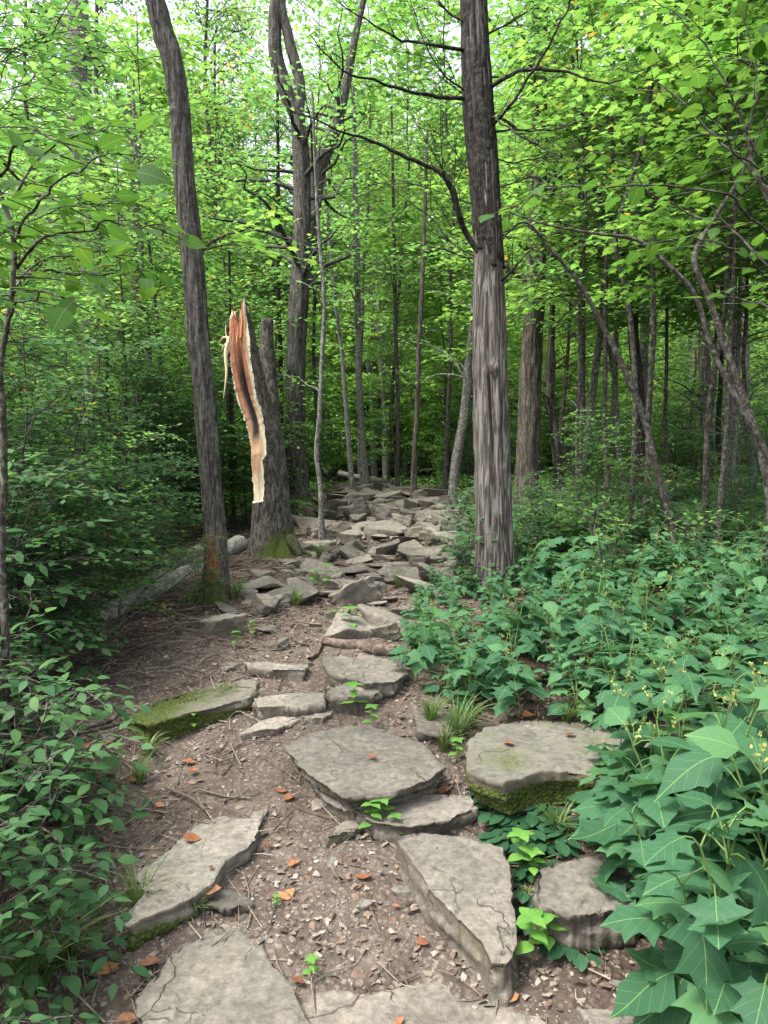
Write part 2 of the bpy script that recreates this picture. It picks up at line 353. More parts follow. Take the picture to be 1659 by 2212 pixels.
def tint_mat(name, stops, rough=.85, spec=.2, trans=0, bump=0, attr='tint'):
    m, n, l, out = mat_new(name)
    at = nd(n, 'ShaderNodeAttribute', attribute_name=attr); oi = n.new('ShaderNodeObjectInfo')
    c = ramp(n, l, math_(n, l, 'FRACT', math_(n, l, 'ADD', at.outputs['Fac'], math_(n, l, 'MULTIPLY', oi.outputs['Random'], .35))), stops).outputs[0]
    ge = n.new('ShaderNodeNewGeometry'); no = nd(n, 'ShaderNodeTexNoise', Scale=70.0, Detail=4.0); l.new(ge.outputs['Position'], no.inputs['Vector'])
    c = mixc(n, l, .5, c, ramp(n, l, no.outputs['Fac'], [(.3, (.25, .25, .25)), (.7, (.75, .75, .75))]).outputs[0], 'OVERLAY')
    b = nd(n, 'ShaderNodeBsdfPrincipled', Roughness=rough); b.inputs['Specular IOR Level'].default_value = spec; l.new(c, b.inputs['Base Color'])
    bp = nd(n, 'ShaderNodeBump', Strength=.5, Distance=.004); l.new(no.outputs['Fac'], bp.inputs['Height']); l.new(bp.outputs[0], b.inputs['Normal'])
    if trans:
        tr = n.new('ShaderNodeBsdfTranslucent'); l.new(c, tr.inputs[0]); mx = nd(n, 'ShaderNodeMixShader', Fac=trans)
        l.new(b.outputs[0], mx.inputs[1]); l.new(tr.outputs[0], mx.inputs[2]); l.new(mx.outputs[0], out.inputs[0])
    else: l.new(b.outputs[0], out.inputs[0])
    return m

LIME = leaf_mat('canopy_leaf', (.05, .13, .025), (.085, .18, .038), (.13, .22, .044), .55, 2.7)
FARL = leaf_mat('distant_leaf', (.07, .15, .045), (.1, .19, .055), (.16, .26, .07), .55, 2.8)
UNDER = leaf_mat('understory_leaf', (.045, .12, .036), (.07, .16, .045), (.115, .21, .055), .52, 2.8, odd=(.26, .17, .02))
COOL = leaf_mat('shrub_leaf', (.038, .1, .042), (.058, .14, .054), (.095, .19, .062), .42, 2.2, rough=.55, spec=.2)
NEARL = leaf_mat('sapling_leaf', (.03, .085, .015), (.05, .125, .02), (.085, .17, .02), .42, 2.0, rough=.6, spec=.15, veins=.35)
CUPM = leaf_mat('broad_leaf', (.028, .085, .04), (.05, .14, .066), (.1, .22, .078), .38, 1.8, rough=.6, spec=.22, veins=.5)
HOSTA = leaf_mat('rosette_leaf', (.012, .045, .022), (.02, .065, .03), (.035, .09, .04), .15, 1.3, rough=.3, spec=.5, veins=.15)
FRESH = leaf_mat('seedling_leaf', (.08, .2, .04), (.11, .26, .05), (.15, .31, .06), .35, 1.6, veins=.5)
GRASS = leaf_mat('grass_blade', (.05, .1, .03), (.08, .15, .04), (.16, .19, .07), .3, 1.6, odd=(.3, .24, .12))
BK_GREY = bark_mat('grey_bark', (.026, .022, .019), (.135, .124, .11), lichen=.12)
BK_DARK = bark_mat('dark_bark', (.01, .008, .007), (.045, .038, .032), lichen=.1)
BK_SNAP = bark_mat('rough_bark', (.03, .025, .02), (.13, .115, .1), .7, .3, lichen=.12)
BK_PALE = bark_mat('pale_bark', (.07, .066, .058), (.2, .192, .172), .9, .3, lichen=.55, bump=.4)
BK_OAK = bark_mat('oak_bark', (.035, .028, .022), (.15, .13, .108), .9, .16, lichen=.1)
BK_CEDAR = bark_mat('bare_cedar_wood', (.032, .026, .022), (.25, .228, .205), 1.1, .07, lichen=0, bump=1.0, patch=(.03, .022, .018))
BK_TWIG = bark_mat('twig_bark', (.028, .023, .019), (.085, .073, .06), 1, .5, lichen=.25, bump=.3)
BK_LOG = bark_mat('weathered_log', (.12, .11, .095), (.36, .34, .31), .6, 1.0, lichen=.3)
STONE = stone_mat('limestone'); STONE_M = stone_mat('mossy_limestone', (.125, .12, .1), .27, .6)
STONE_H = stone_mat('half_mossy_limestone', (.15, .14, .115), .12, .6); STONE_W = stone_mat('pale_limestone', (.22, .2, .17), -.1, .3)
DEAD = tint_mat('dead_leaf', [(0, (.13, .055, .03)), (.35, (.25, .1, .045)), (.7, (.34, .16, .07)), (1, (.17, .085, .05))], .6, .3, .2)
LITTER = tint_mat('leaf_litter', [(0, (.06, .04, .03)), (.4, (.13, .085, .063)), (.75, (.15, .105, .08)), (1, (.22, .165, .125))], .8, .2)
PEBBLE = tint_mat('pebble', [(0, (.13, .105, .08)), (.5, (.2, .17, .14)), (.93, (.22, .195, .165)), (1, (.3, .27, .24))], .85, .25)
TWIGM = tint_mat('dry_twig', [(0, (.05, .038, .03)), (.5, (.13, .1, .08)), (1, (.25, .2, .16))], .85, .2)
ROOTM = bark_mat('root_bark', (.07, .052, .04), (.22, .17, .14), .6, 1.0)

# ---------------------------------------------------------------- the ground
def build_ground():
    nu, nv = 520, 640
    u = np.linspace(-1, 1, nu); x = 3.6 * u + 6 * u**3 + 90 * np.sign(u) * np.abs(u)**7
    v = np.linspace(0, 1, nv); y = -1.5 + 11 * v + 14 * v**3 + 97 * v**9
    XX, YY = np.meshgrid(x, y); X, Y = XX.ravel(), YY.ravel(); Z = H(X, Y)
    i = np.arange(nv - 1)[:, None] * nu + np.arange(nu - 1)[None]
    F = np.stack([i, i + 1, i + nu + 1, i + nu], -1).reshape(-1, 4)
    me = mesh_np('ground', np.stack([X, Y, Z], 1), [F], [ground_mat()], attrs={'path': path_mask(X, Y)})
    tag(link('ground', me), kind='structure', label='brown forest soil with a worn stony trail')
build_ground()

# ---------------------------------------------------------------- stones
def in_poly(px, py, poly):
    poly = np.asarray(poly, float); x, y = np.asarray(px), np.asarray(py); c = np.zeros(x.shape, bool)
    j = len(poly) - 1
    for i in range(len(poly)):
        xi, yi = poly[i]; xj, yj = poly[j]
        c ^= ((yi > y) != (yj > y)) & (x < (xj - xi) * (y - yi) / (yj - yi + 1e-12) + xi); j = i
    return c
SLABS_XY = []
def slab(outline, lift, thick, label, mat=None, tilt=(0, 0), rough=.006, moss=None, name='flat_stone', cat='stone slab', undercut=.03, layers=2.2, seed=0, ref=None):
    """outline in picture pixels (1659 wide) laid on a plane lift metres above the ground"""
    oc = np.mean(outline, 0); c = G(*(ref or oc)); z0 = c.z + lift
    pts = []
    for X, Y in outline:
        v = ray(X, Y)       # plane: z = z0 + tx*(x-cx) + ty*(y-cy)
        k = (z0 - CAMZ - tilt[0] * c.x - tilt[1] * c.y) / (v.z - tilt[0] * v.x - tilt[1])
        pts.append((v.x * k, k))
    pts = np.array(pts); SLABS_XY.append(pts)
    n = 260; q = np.vstack([pts, pts[:1]]); s = np.concatenate([[0], np.cumsum(np.linalg.norm(np.diff(q, axis=0), axis=1))])
    t = np.linspace(0, s[-1], n, endpoint=False); o = np.stack([np.interp(t, s, q[:, 0]), np.interp(t, s, q[:, 1])], 1)
    for _ in range(1): o = (np.roll(o, 1, 0) + 2 * o + np.roll(o, -1, 0)) / 4
    cc = o.mean(0); a = o - cc; L = np.linalg.norm(a, axis=1)[:, None]; dirn = a / L
    o = o + dirn * (.02 * fbm(o[:, 0] * 7 + seed, o[:, 1] * 7, o=3) + .012 * fbm(o[:, 0] * 40 + seed, o[:, 1] * 40, o=3))[:, None]
    top = lambda xy: z0 + tilt[0] * (xy[:, 0] - c.x) + tilt[1] * (xy[:, 1] - c.y)
    rings = []
    for f in np.append(np.linspace(0, .955, 30), .985):
        xy = cc + (o - cc) * f
        z = top(xy) + rough * 2.2 * fbm(xy[:, 0] * 4 + seed, xy[:, 1] * 4, o=5) + rough * 1.2 * np.abs(fbm(xy[:, 0] * 2.2 + 3, xy[:, 1] * 9, o=3))
        z = z - .008 * np.clip((fbm(xy[:, 0] * 2.6 + seed * 3, xy[:, 1] * 4.2, o=4) - .08) / .03, 0, 1) - .006 * np.clip((fbm(xy[:, 0] * 4.1 - seed, xy[:, 1] * 3, o=3) - .2) / .03, 0, 1)
        if f == .985: z -= .002
        rings.append(np.column_stack([xy, z]))
    nd_ = max(7, int(thick / .012))
    for k in range(nd_ + 1):
        dz = .003 + thick * k / nd_
        e = .012 * fbm(np.arange(n) * .16 + seed, np.full(n, dz * 60.0), o=4) + .022 * vnoise(np.arange(n) * .035, np.full(n, dz * 28.0 * layers / 2.2) + seed)
        xy = o + dirn * (e - undercut * (dz / thick)**1.2)[:, None] * (1 if k else .4)
        rings.append(np.column_stack([xy, top(o) - dz + .002 * (k == 0)]))
    V = np.concatenate(rings); m = len(rings)
    i = np.arange(m - 1)[:, None] * n; j = np.arange(n)[None]; j2 = (j + 1) % n
    F = np.stack([i + j, i + n + j, i + n + j2, i + j2], -1).reshape(-1, 4)
    ctr = V.mean(0); base = np.array([cc[0], cc[1], z0 - thick])
    ms = np.zeros(len(V)) + (0 if moss is None else moss(V, z0))
    me = mesh_np(name, V - base, [F], [mat or STONE], attrs={'moss': ms})
    return tag(link(name, me, loc=base), label, cat, 'weathered limestone slabs of the trail')
S5 = lambda L: [(x * .5, y * .5 + 1382.6) for x, y in L]          # left lower detail view -> picture
side_moss = lambda k: (lambda V, z0: k * np.clip((z0 - .03 - V[:, 2]) / .04, 0, 1))
slab(S5([(905, 685), (1000, 650), (1155, 630), (1166, 700), (1130, 790), (1105, 860), (1060, 905), (975, 950), (920, 1045), (830, 1110), (700, 1165), (620, 1200), (545, 1235), (540, 1190), (600, 1120), (625, 1090), (600, 1050), (590, 1010), (700, 920), (780, 860), (850, 770)]),
     .05, .12, 'long pale grey slab slanting across the left side of the trail', moss=side_moss(.42), tilt=(.04, .02), seed=1)
slab(S5([(1085, 1145), (1110, 1200), (1150, 1300), (1185, 1390), (1240, 1470), (1290, 1550), (1345, 1680), (1370, 1800), (1200, 1860), (800, 1860), (560, 1740), (600, 1650), (560, 1560), (640, 1470), (700, 1400), (720, 1340), (800, 1300), (900, 1240), (1000, 1190)]),
     .045, .12, 'broad triangular grey slab at the bottom left corner of the trail', seed=2, ref=(520, 2150))
slab([(608, 1607), (650, 1590), (740, 1570), (790, 1566), (840, 1580), (920, 1610), (962, 1655), (930, 1680), (880, 1700), (850, 1712), (800, 1716), (745, 1722), (690, 1692), (640, 1650)],
     .1, .06, 'large flat slab in the middle of the trail with a broken front edge', moss=side_moss(.28), seed=3, undercut=.035, layers=4, tilt=(-.02, .06))
slab([(650, 1648), (800, 1640), (955, 1665), (950, 1702), (860, 1722), (800, 1738), (745, 1748), (700, 1722)],
     .055, .12, 'lower ledge projecting beneath the front edge of the large middle slab', mat=STONE, moss=side_moss(.4), seed=33, undercut=.03, ref=(800, 1740))
slab([(765, 1752), (800, 1728), (900, 1712), (1010, 1718), (1032, 1745), (965, 1768), (885, 1785), (800, 1775)],
     .05, .1, 'flat stone step just below the large middle slab', seed=4, moss=side_moss(.25))
slab([(860, 1810), (900, 1800), (1000, 1808), (1090, 1828), (1108, 1900), (1112, 1960), (1106, 2060), (1092, 2082), (1062, 2078), (1040, 2032), (990, 1985), (930, 1930), (890, 1868)],
     .12, .2, 'thick wedge shaped slab pointing towards the viewer on the right of the trail', seed=5, moss=side_moss(.2), undercut=-.005, tilt=(.02, .1), ref=(1010, 1960))
slab([(1005, 1608), (1040, 1575), (1120, 1555), (1260, 1560), (1400, 1590), (1500, 1640), (1440, 1690), (1300, 1680), (1230, 1668), (1160, 1672), (1090, 1690), (1010, 1664)],
     .07, .14, 'mossy lichen covered boulder slab under the broad leaved plants', mat=STONE_M, moss=side_moss(.5), rough=.014, seed=6)
slab([(1160, 1880), (1250, 1848), (1350, 1838), (1400, 1900), (1380, 1965), (1230, 1978), (1162, 1955)],
     .09, .2, 'shaded blocky grey rock half hidden right of the wedge slab', seed=7, mat=STONE, moss=side_moss(.3))
slab([(275, 1548), (350, 1512), (450, 1482), (553, 1460), (556, 1476), (536, 1508), (460, 1530), (380, 1548), (320, 1566)],
     .06, .13, 'moss covered stone step at the left edge of the trail', mat=STONE_H, seed=8, tilt=(.03, 0), ref=(420, 1530),
     moss=lambda V, z0: np.clip((-.55 - V[:, 0]) * 1.1, 0, .8) * (.5 + .5 * np.clip((z0 - V[:, 2]) / .05, 0, 1)) + .25 * (V[:, 2] < z0 - .03))
slab([(543, 1508), (620, 1498), (700, 1500), (701, 1522), (640, 1527), (556, 1528)], .035, .1, 'short rectangular stone step beside the mossy step', seed=9, tilt=(0, -.02))
slab([(520, 1582), (560, 1558), (648, 1537), (652, 1552), (600, 1576)], .015, .06, 'thin flush stone left of the crack below the rectangular step', seed=10, mat=STONE_W)
slab([(655, 1552), (652, 1537), (700, 1530), (722, 1536), (700, 1552)], .015, .06, 'thin flush stone right of the crack below the rectangular step', seed=11, mat=STONE_W)
slab([(705, 1488), (740, 1470), (800, 1472), (832, 1484), (806, 1502), (720, 1506)], .04, .1, 'rounded grey stone step next to the foliage on the right', seed=12)
slab([(692, 1418), (760, 1408), (850, 1425), (880, 1450), (850, 1472), (790, 1476), (712, 1452)], .03, .1, 'wide cracked slab below the exposed root', seed=13, layers=3)
slab([(528, 1430), (590, 1430), (662, 1436), (655, 1447), (590, 1446), (540, 1440)], .03, .08, 'narrow stone edge crossing the left half of the trail', seed=14, moss=side_moss(.3))
slab([(440, 1938), (470, 1920), (535, 1930), (552, 1948), (500, 1965), (448, 1955)], .02, .06, 'small flat stone wedged between the two big left slabs', seed=15)
slab([(705, 1808), (740, 1775), (790, 1768), (785, 1785), (740, 1800)], .03, .08, 'small mossy triangular stone below the flat step', seed=16, moss=lambda V, z0: .25)
slab([(560, 2185), (700, 2150), (850, 2140), (960, 2120), (1060, 2145), (1180, 2155), (1290, 2185), (1330, 2260), (1250, 2330), (600, 2330)],
     .012, .06, 'worn flat bedrock underfoot at the bottom edge', mat=STONE_W, seed=17, rough=.01, ref=(900, 2180))
slab([(1262, 2180), (1330, 2175), (1400, 2190), (1420, 2240), (1300, 2260)], .04, .08, 'pale flat stone in the bottom right corner soil', mat=STONE_W, seed=18)
slab([(890, 1535), (940, 1525), (1010, 1530), (1030, 1560), (960, 1590), (900, 1580)], .015, .08, 'pale shaded slab under the plants behind the middle slab', seed=19)

rnd = random.Random(7); nr = np.random.RandomState(5)
def hull_rock(seed, flat=.35, sub=3, ang=.5):
    r = random.Random(seed); bm = bmesh.new()
    for _ in range(11):
        a = r.uniform(0, 2 * pi); rad = r.uniform(.75, 1.0) * .5
        bm.verts.new((rad * cos(a), rad * .75 * sin(a), (r.choice([-1, 1]) * r.uniform(.3, .5)) * flat))
    bmesh.ops.convex_hull(bm, input=bm.verts)
    for v in [v for v in bm.verts if not v.link_faces]: bm.verts.remove(v)
    bmesh.ops.dissolve_limit(bm, angle_limit=R_(12), verts=bm.verts, edges=bm.edges)
    bmesh.ops.bevel(bm, geom=bm.edges[:], offset=.022, segments=2, affect='EDGES', profile=.6)
    bmesh.ops.triangulate(bm, faces=bm.faces)
    for _ in range(sub): bmesh.ops.subdivide_edges(bm, edges=[e for e in bm.edges if e.calc_length() > .07], cuts=1); bmesh.ops.triangulate(bm, faces=bm.faces)
    V = np.array([v.co for v in bm.verts]); bm.normal_update(); N = np.array([v.normal for v in bm.verts])
    V = V + N * (.05 * fbm(V[:, 0] * 5 + seed, V[:, 1] * 5, V[:, 2] * 16, o=4) * (.5 + flat))[:, None]
    F = [[v.index for v in f.verts] for f in bm.faces]; bm.free()
    return mesh_np('rock', V, [F], [STONE], attrs={'moss': np.clip(.25 * fbm(V[:, 0] * 2 + seed, V[:, 1] * 2, o=2), 0, 1)})
ROCKS_FLAT = [hull_rock(100 + k, .22) for k in range(8)]
ROCKS_BLOCK = [hull_rock(200 + k, .6) for k in range(8)]
S7 = lambda x, y: (500 / 1.1573 + x * .3918 / 1.1573, 1150 / 1.1573 + y * .3918 / 1.1573)
traced = [  # centre x, y, width in the detail view, kind, tilt, label
    (515, 935, 150, 'b', .15, 'pale angular rock with a flat top left of the grassy clump'),
    (990, 935, 260, 'b', .5, 'large tilted pale rock with a notch in the middle of the rocky climb'),
    (900, 495, 170, 'b', .1, 'blocky grey rock beside the thin crooked sapling'),
    (1000, 395, 160, 'b', .35, 'dark wedge shaped rock near the top of the climb'),
    (1110, 425, 100, 'b', -.2, 'small peaked rock right of the dark wedge rock'),
    (1225, 320, 90, 'b', .3, 'light angular rock left of the twin rock on the crest'),
    (1325, 330, 130, 'b', -.35, 'light flat faced rock leaning on the crest of the climb'),
    (1310, 425, 130, 'b', .15, 'rounded oblong rock below the crest on the right'),
    (1430, 400, 150, 'f', .05, 'long thin ledge stone running into the plants near the crest'),
    (950, 285, 200, 'f', .1, 'dark mossy ledge at the top left of the climb'),
    (1415, 255, 110, 'b', 0, 'mossy dark boulder on the crest beside the plants'),
    (855, 415, 110, 'f', .1, 'low grey ledge left of the dark wedge rock'),
    (1180, 410, 110, 'f', -.1, 'flat grey stone between the crest rocks'),
    (720, 620, 160, 'f', 0, 'thin ledge stone right of the mossy tree base'),
    (680, 660, 150, 'f', .05, 'low dark ledge below the mossy tree base'),
    (500, 710, 120, 'f', -.05, 'small pale flat stone on the soil below the snapped tree'),
    (615, 765, 95, 'b', .1, 'squarish grey rock below the small pale flat stone'),
    (455, 800, 85, 'b', .4, 'small mossy leaning rock at the left of the climb'),
    (855, 800, 170, 'f', .05, 'dark edged ledge stone above the grassy clump'),
    (1070, 765, 190, 'f', 0, 'long horizontal ledge stone in the middle of the climb'),
    (1120, 805, 120, 'b', 0, 'brownish block right above the large tilted rock'),
    (1200, 740, 110, 'b', .6, 'upright grey rock standing like a post'),
    (1290, 745, 80, 'b', .7, 'slim upright rock next to the post like rock'),
    (960, 855, 150, 'b', 0, 'flat topped block behind the large tilted rock'),
    (1100, 600, 190, 'f', 0, 'smooth root crossed ledge high on the climb'),
    (1330, 600, 190, 'f', .03, 'broad ledge near the plants high on the climb'),
    (1180, 645, 180, 'f', 0, 'thin layered ledge in the centre of the climb'),
    (1390, 680, 130, 'b', 0, 'grey block at the right border of the climb'),
    (1060, 700, 160, 'f', 0, 'curved thin ledge above the long horizontal stone'),
    (300, 935, 75, 'b', .5, 'small pointed rock at the foot of the leaning tree'),
    (215, 1020, 70, 'f', 0, 'small greenish stone in the soil below the leaning tree'),
    (430, 1110, 190, 'f', 0, 'flat shallow stone sunk in the trail below the pale rock'),
    (510, 1215, 110, 'b', .25, 'small ridge shaped rock on the lower trail'),
    (560, 1235, 70, 'f', .2, 'small pale slanted stone beside the ridge shaped rock'),
    (360, 1215, 110, 'f', .05, 'little flat stone left of the ridge shaped rock'),
    (730, 1065, 110, 'f', 0, 'low mossy stone under the grassy clump'),
    (695, 1320, 50, 'b', .1, 'small white stone by the wide cracked slab'),
    (100, 1390, 60, 'f', 0, 'small pale stone behind the mossy step'),
    (190, 1345, 170, 'f', .05, 'mossy flat rock behind the mossy step'),
    (1150, 515, 190, 'f', .02, 'wide low ledge below the crest rocks'),
    (1330, 480, 110, 'f', 0, 'small mossy ledge below the oblong rock'),
    (800, 250, 120, 'f', 0, 'low stone in the greenery beyond the crest'),
    (700, 385, 90, 'f', .1, 'dark flat rock at the foot of the big forked tree'),
    (1260, 260, 130, 'f', 0, 'flat crest stone at the very top of the climb'),
    (620, 400, 70, 'b', .2, 'small dark rock against the mossy root')]
USED = []
for k, (x, y, w, kd, tl, lab) in enumerate(traced):
    g = G(*S7(x, y)); W = w * .3918 / 1.1573 * g.y / F_
    me = (ROCKS_BLOCK if kd == 'b' else ROCKS_FLAT)[k % 8]
    s = W * (1.3 if kd == 'b' else 1.15)
    o = link('rock', me, loc=(g.x, g.y + s * .2, g.z + (.16 if kd == 'b' else .05) * s), rot=(R_(rnd.uniform(-8, 2)), -tl, rnd.uniform(-.4, .4)), scale=(s, s * rnd.uniform(.9, 1.2), s * (1.0 if kd == 'b' else 1.15)))
    tag(o, lab, 'rock', 'rocks on the climbing trail'); USED.append((g.x, g.y, s))
n_r = 0
while n_r < 190:
    d = rnd.uniform(4.7, 16.5); xc = np.interp(d, CXY, CXX); w = np.interp(d, CXY, HW)
    x = xc + rnd.uniform(-1.0, 1.0) * w * 1.0
    s = rnd.uniform(.14, .56) * (.5 + .06 * d) if n_r > 45 else rnd.uniform(.55, .85) * (.45 + .05 * d)
    if any(in_poly(np.array([x]), np.array([d]), q)[0] for q in SLABS_XY): continue
    if any((x - a)**2 + (d - b)**2 < (.24 * (s + c))**2 for a, b, c in USED): continue
    if n_r % 5 in (1, 3) and n_r > 30: me = ROCKS_BLOCK[rnd.randrange(8)]; s *= .72; zz = .14
    else: me = ROCKS_FLAT[rnd.randrange(8)]; zz = .05
    o = link('rock', me, loc=(x, d, hz(x, d) + zz * s), rot=(R_(rnd.uniform(-16, 10)), R_(rnd.uniform(-17, 17)), rnd.uniform(-.6, .6) + pi * rnd.randrange(2)), scale=(s * 1.2, s, s * (1.25 if zz < .1 else 1.0)))
    X_, Y_ = pix(x, d, hz(x, d)); row = ['along the crest', 'just below the crest', 'on the upper climb', 'on the middle climb', 'on the lower climb', 'above the cracked slab', 'around the first steps'][int(np.searchsorted([1090, 1120, 1160, 1220, 1300, 1380], Y_))]
    side = 'left side' if x - xc < -w * .5 else 'left of centre' if x < xc else 'right of centre' if x - xc < w * .5 else 'right side by the plants'
    tag(o, ('chunky' if zz > .1 else 'thin') + (' large' if s > .45 else ' small' if s < .25 else '') + ' grey ledge stone ' + row + ', ' + side, 'rock', 'small ledge stones filling the climb'); USED.append((x, d, s)); n_r += 1
for (X, Y, w, lab) in [(690, 1745, 55, 'small brown angular rock against the broken front of the middle slab'), (645, 1795, 30, 'small rounded grey cobble in the trail hollow'),
                       (870, 1928, 62, 'flat mossy stone at the left foot of the wedge slab'), (720, 1868, 45, 'pale grey cobble in the gravel'),
                       (785, 1955, 60, 'thin pale stone plate in the gravel'), (725, 1810, 28, 'small grey chip by the triangular stone'),
                       (230, 1598, 60, 'pale stone poking from the dark left bank'), (388, 1650, 34, 'mossy yellow green stone on the left bank'),
                       (290, 1640, 34, 'small buff stone in the left bank soil'), (1345, 2130, 70, 'whitish stone in the dark soil at lower right')]:
    g = G(X, Y); s = w * g.y / F_
    o = link('rock', ROCKS_FLAT[rnd.randrange(8)], loc=(g.x, g.y, g.z + .02 * s), rot=(0, R_(rnd.uniform(-8, 8)), rnd.uniform(0, 6)), scale=(s, s, s * 1.3)); tag(o, lab, 'rock', 'loose stones near the viewer')

# gravel, litter and twigs: uncountable
def near_points(n, d0, d1, xr, pw=1.0):
    d = d0 + (d1 - d0) * nr.rand(n)**pw; x = (nr.rand(n) * 2 - 1) * xr * (d * .6 + .3)
    return x, d
def gravel():
    b = Bag(); tp = []
    for k in range(5):
        bm = bmesh.new(); r = random.Random(k)
        for _ in range(9): bm.verts.new((r.uniform(-.5, .5), r.uniform(-.4, .4), r.uniform(-.22, .22)))
        bmesh.ops.convex_hull(bm, input=bm.verts)
        for v in [v for v in bm.verts if not v.link_faces]: bm.verts.remove(v)
        bmesh.ops.triangulate(bm, faces=bm.faces); bm.verts.index_update()
        tp.append((np.array([v.co for v in bm.verts]), np.array([[v.index for v in f.verts] for f in bm.faces]), np.zeros((0, 4), int), np.zeros((len(bm.verts), 2)))); bm.free()
    x, d = near_points(45000, 1.2, 14, .8, 1.9); pm = path_mask(x, d); cl = fbm(x * 2.3, d * 2.3, o=2) * .5 + .5
    keep = nr.rand(len(x)) < np.clip(pm, .05, 1) * np.clip(cl * 1.7 - .3, .08, 1); x, d = x[keep], d[keep]
    s = .006 + .03 * nr.rand(len(x))**4 + .0015 * d; z = H(x, d) + .15 * s
    for k in range(5):
        q = slice(k, None, 5); m = len(x[q]); a = nr.rand(m) * 6.28
        D = np.stack([np.cos(a), np.sin(a), .2 * nr.randn(m)], 1); N = np.stack([.25 * nr.randn(m), .25 * nr.randn(m), np.ones(m)], 1)
        b.leaves(tp[k], np.stack([x[q], d[q], z[q]], 1), D, N, s[q], nr.rand(m) * .98)
    tag(link('gravel', b.mesh('gravel', PEBBLE, False)), 'loose limestone gravel scattered over the trail', 'gravel', kind='stuff')
gravel()
def litter():
    b = Bag(); x, d = near_points(60000, 1.2, 18, 1.1, 1.15)
    dens = np.clip(.3 + .9 * fbm(x * 1.3 + 9, d * 1.3, o=3), .04, 1); dens = np.where(d > 4.8, dens + .5, dens * np.where(path_mask(x, d) > .3, .5, 1.5))
    keep = nr.rand(len(x)) < dens; x, d = x[keep], d[keep]; m = len(x); a = nr.rand(m) * 6.28
    D = np.stack([np.cos(a), np.sin(a), .25 * nr.randn(m)], 1); N = np.stack([.7 * nr.randn(m), .7 * nr.randn(m), np.ones(m)], 1)
    s = .014 + .03 * nr.rand(m)**1.5 + .0018 * d
    b.leaves(OVAL, np.stack([x, d, H(x, d) + .006], 1), D, N, s, nr.rand(m) * .95)
    tag(link('leaf_litter', b.mesh('leaf_litter', LITTER)), 'brown crumbled leaf litter on the forest floor', 'leaf litter', kind='stuff')
    b = Bag()
    for _ in range(4200):
        d = rnd.uniform(1.5, 7.5) if rnd.random() < .7 else rnd.uniform(7, 16)
        xc = float(np.interp(d, CXY, CXX)); w = float(np.interp(d, CXY, HW))
        x = xc - w - rnd.uniform(-.45, 2.2) if rnd.random() < .68 else rnd.uniform(-.5, .6) * d
        a = rnd.uniform(0, pi); L = rnd.uniform(.04, .26) * (1 + .05 * d); dx, dy = cos(a) * L / 2, sin(a) * L / 2; j = rnd.uniform(-.2, .2) * L
        p = [(x - dx, d - dy), (x + j * .6, d - j * .6), (x + dx, d + dy)]
        z = [hz(*q) + rnd.uniform(.003, .03) for q in p]
        n0 = b.n; r = rnd.uniform(.001, .0035) * (1 + .06 * d); b.tube([(q[0], q[1], zz) for q, zz in zip(p, z)], r, r * .6, 4)
    b.T = [np.full(len(v), ((k // 2) * 7919 % 100) / 110.) for k, v in enumerate(b.V)]
    tag(link('twig_litter', b.mesh('twig_litter', TWIGM)), 'dry twigs and pine straw strewn over the left bank', 'twig litter', kind='stuff')
litter()
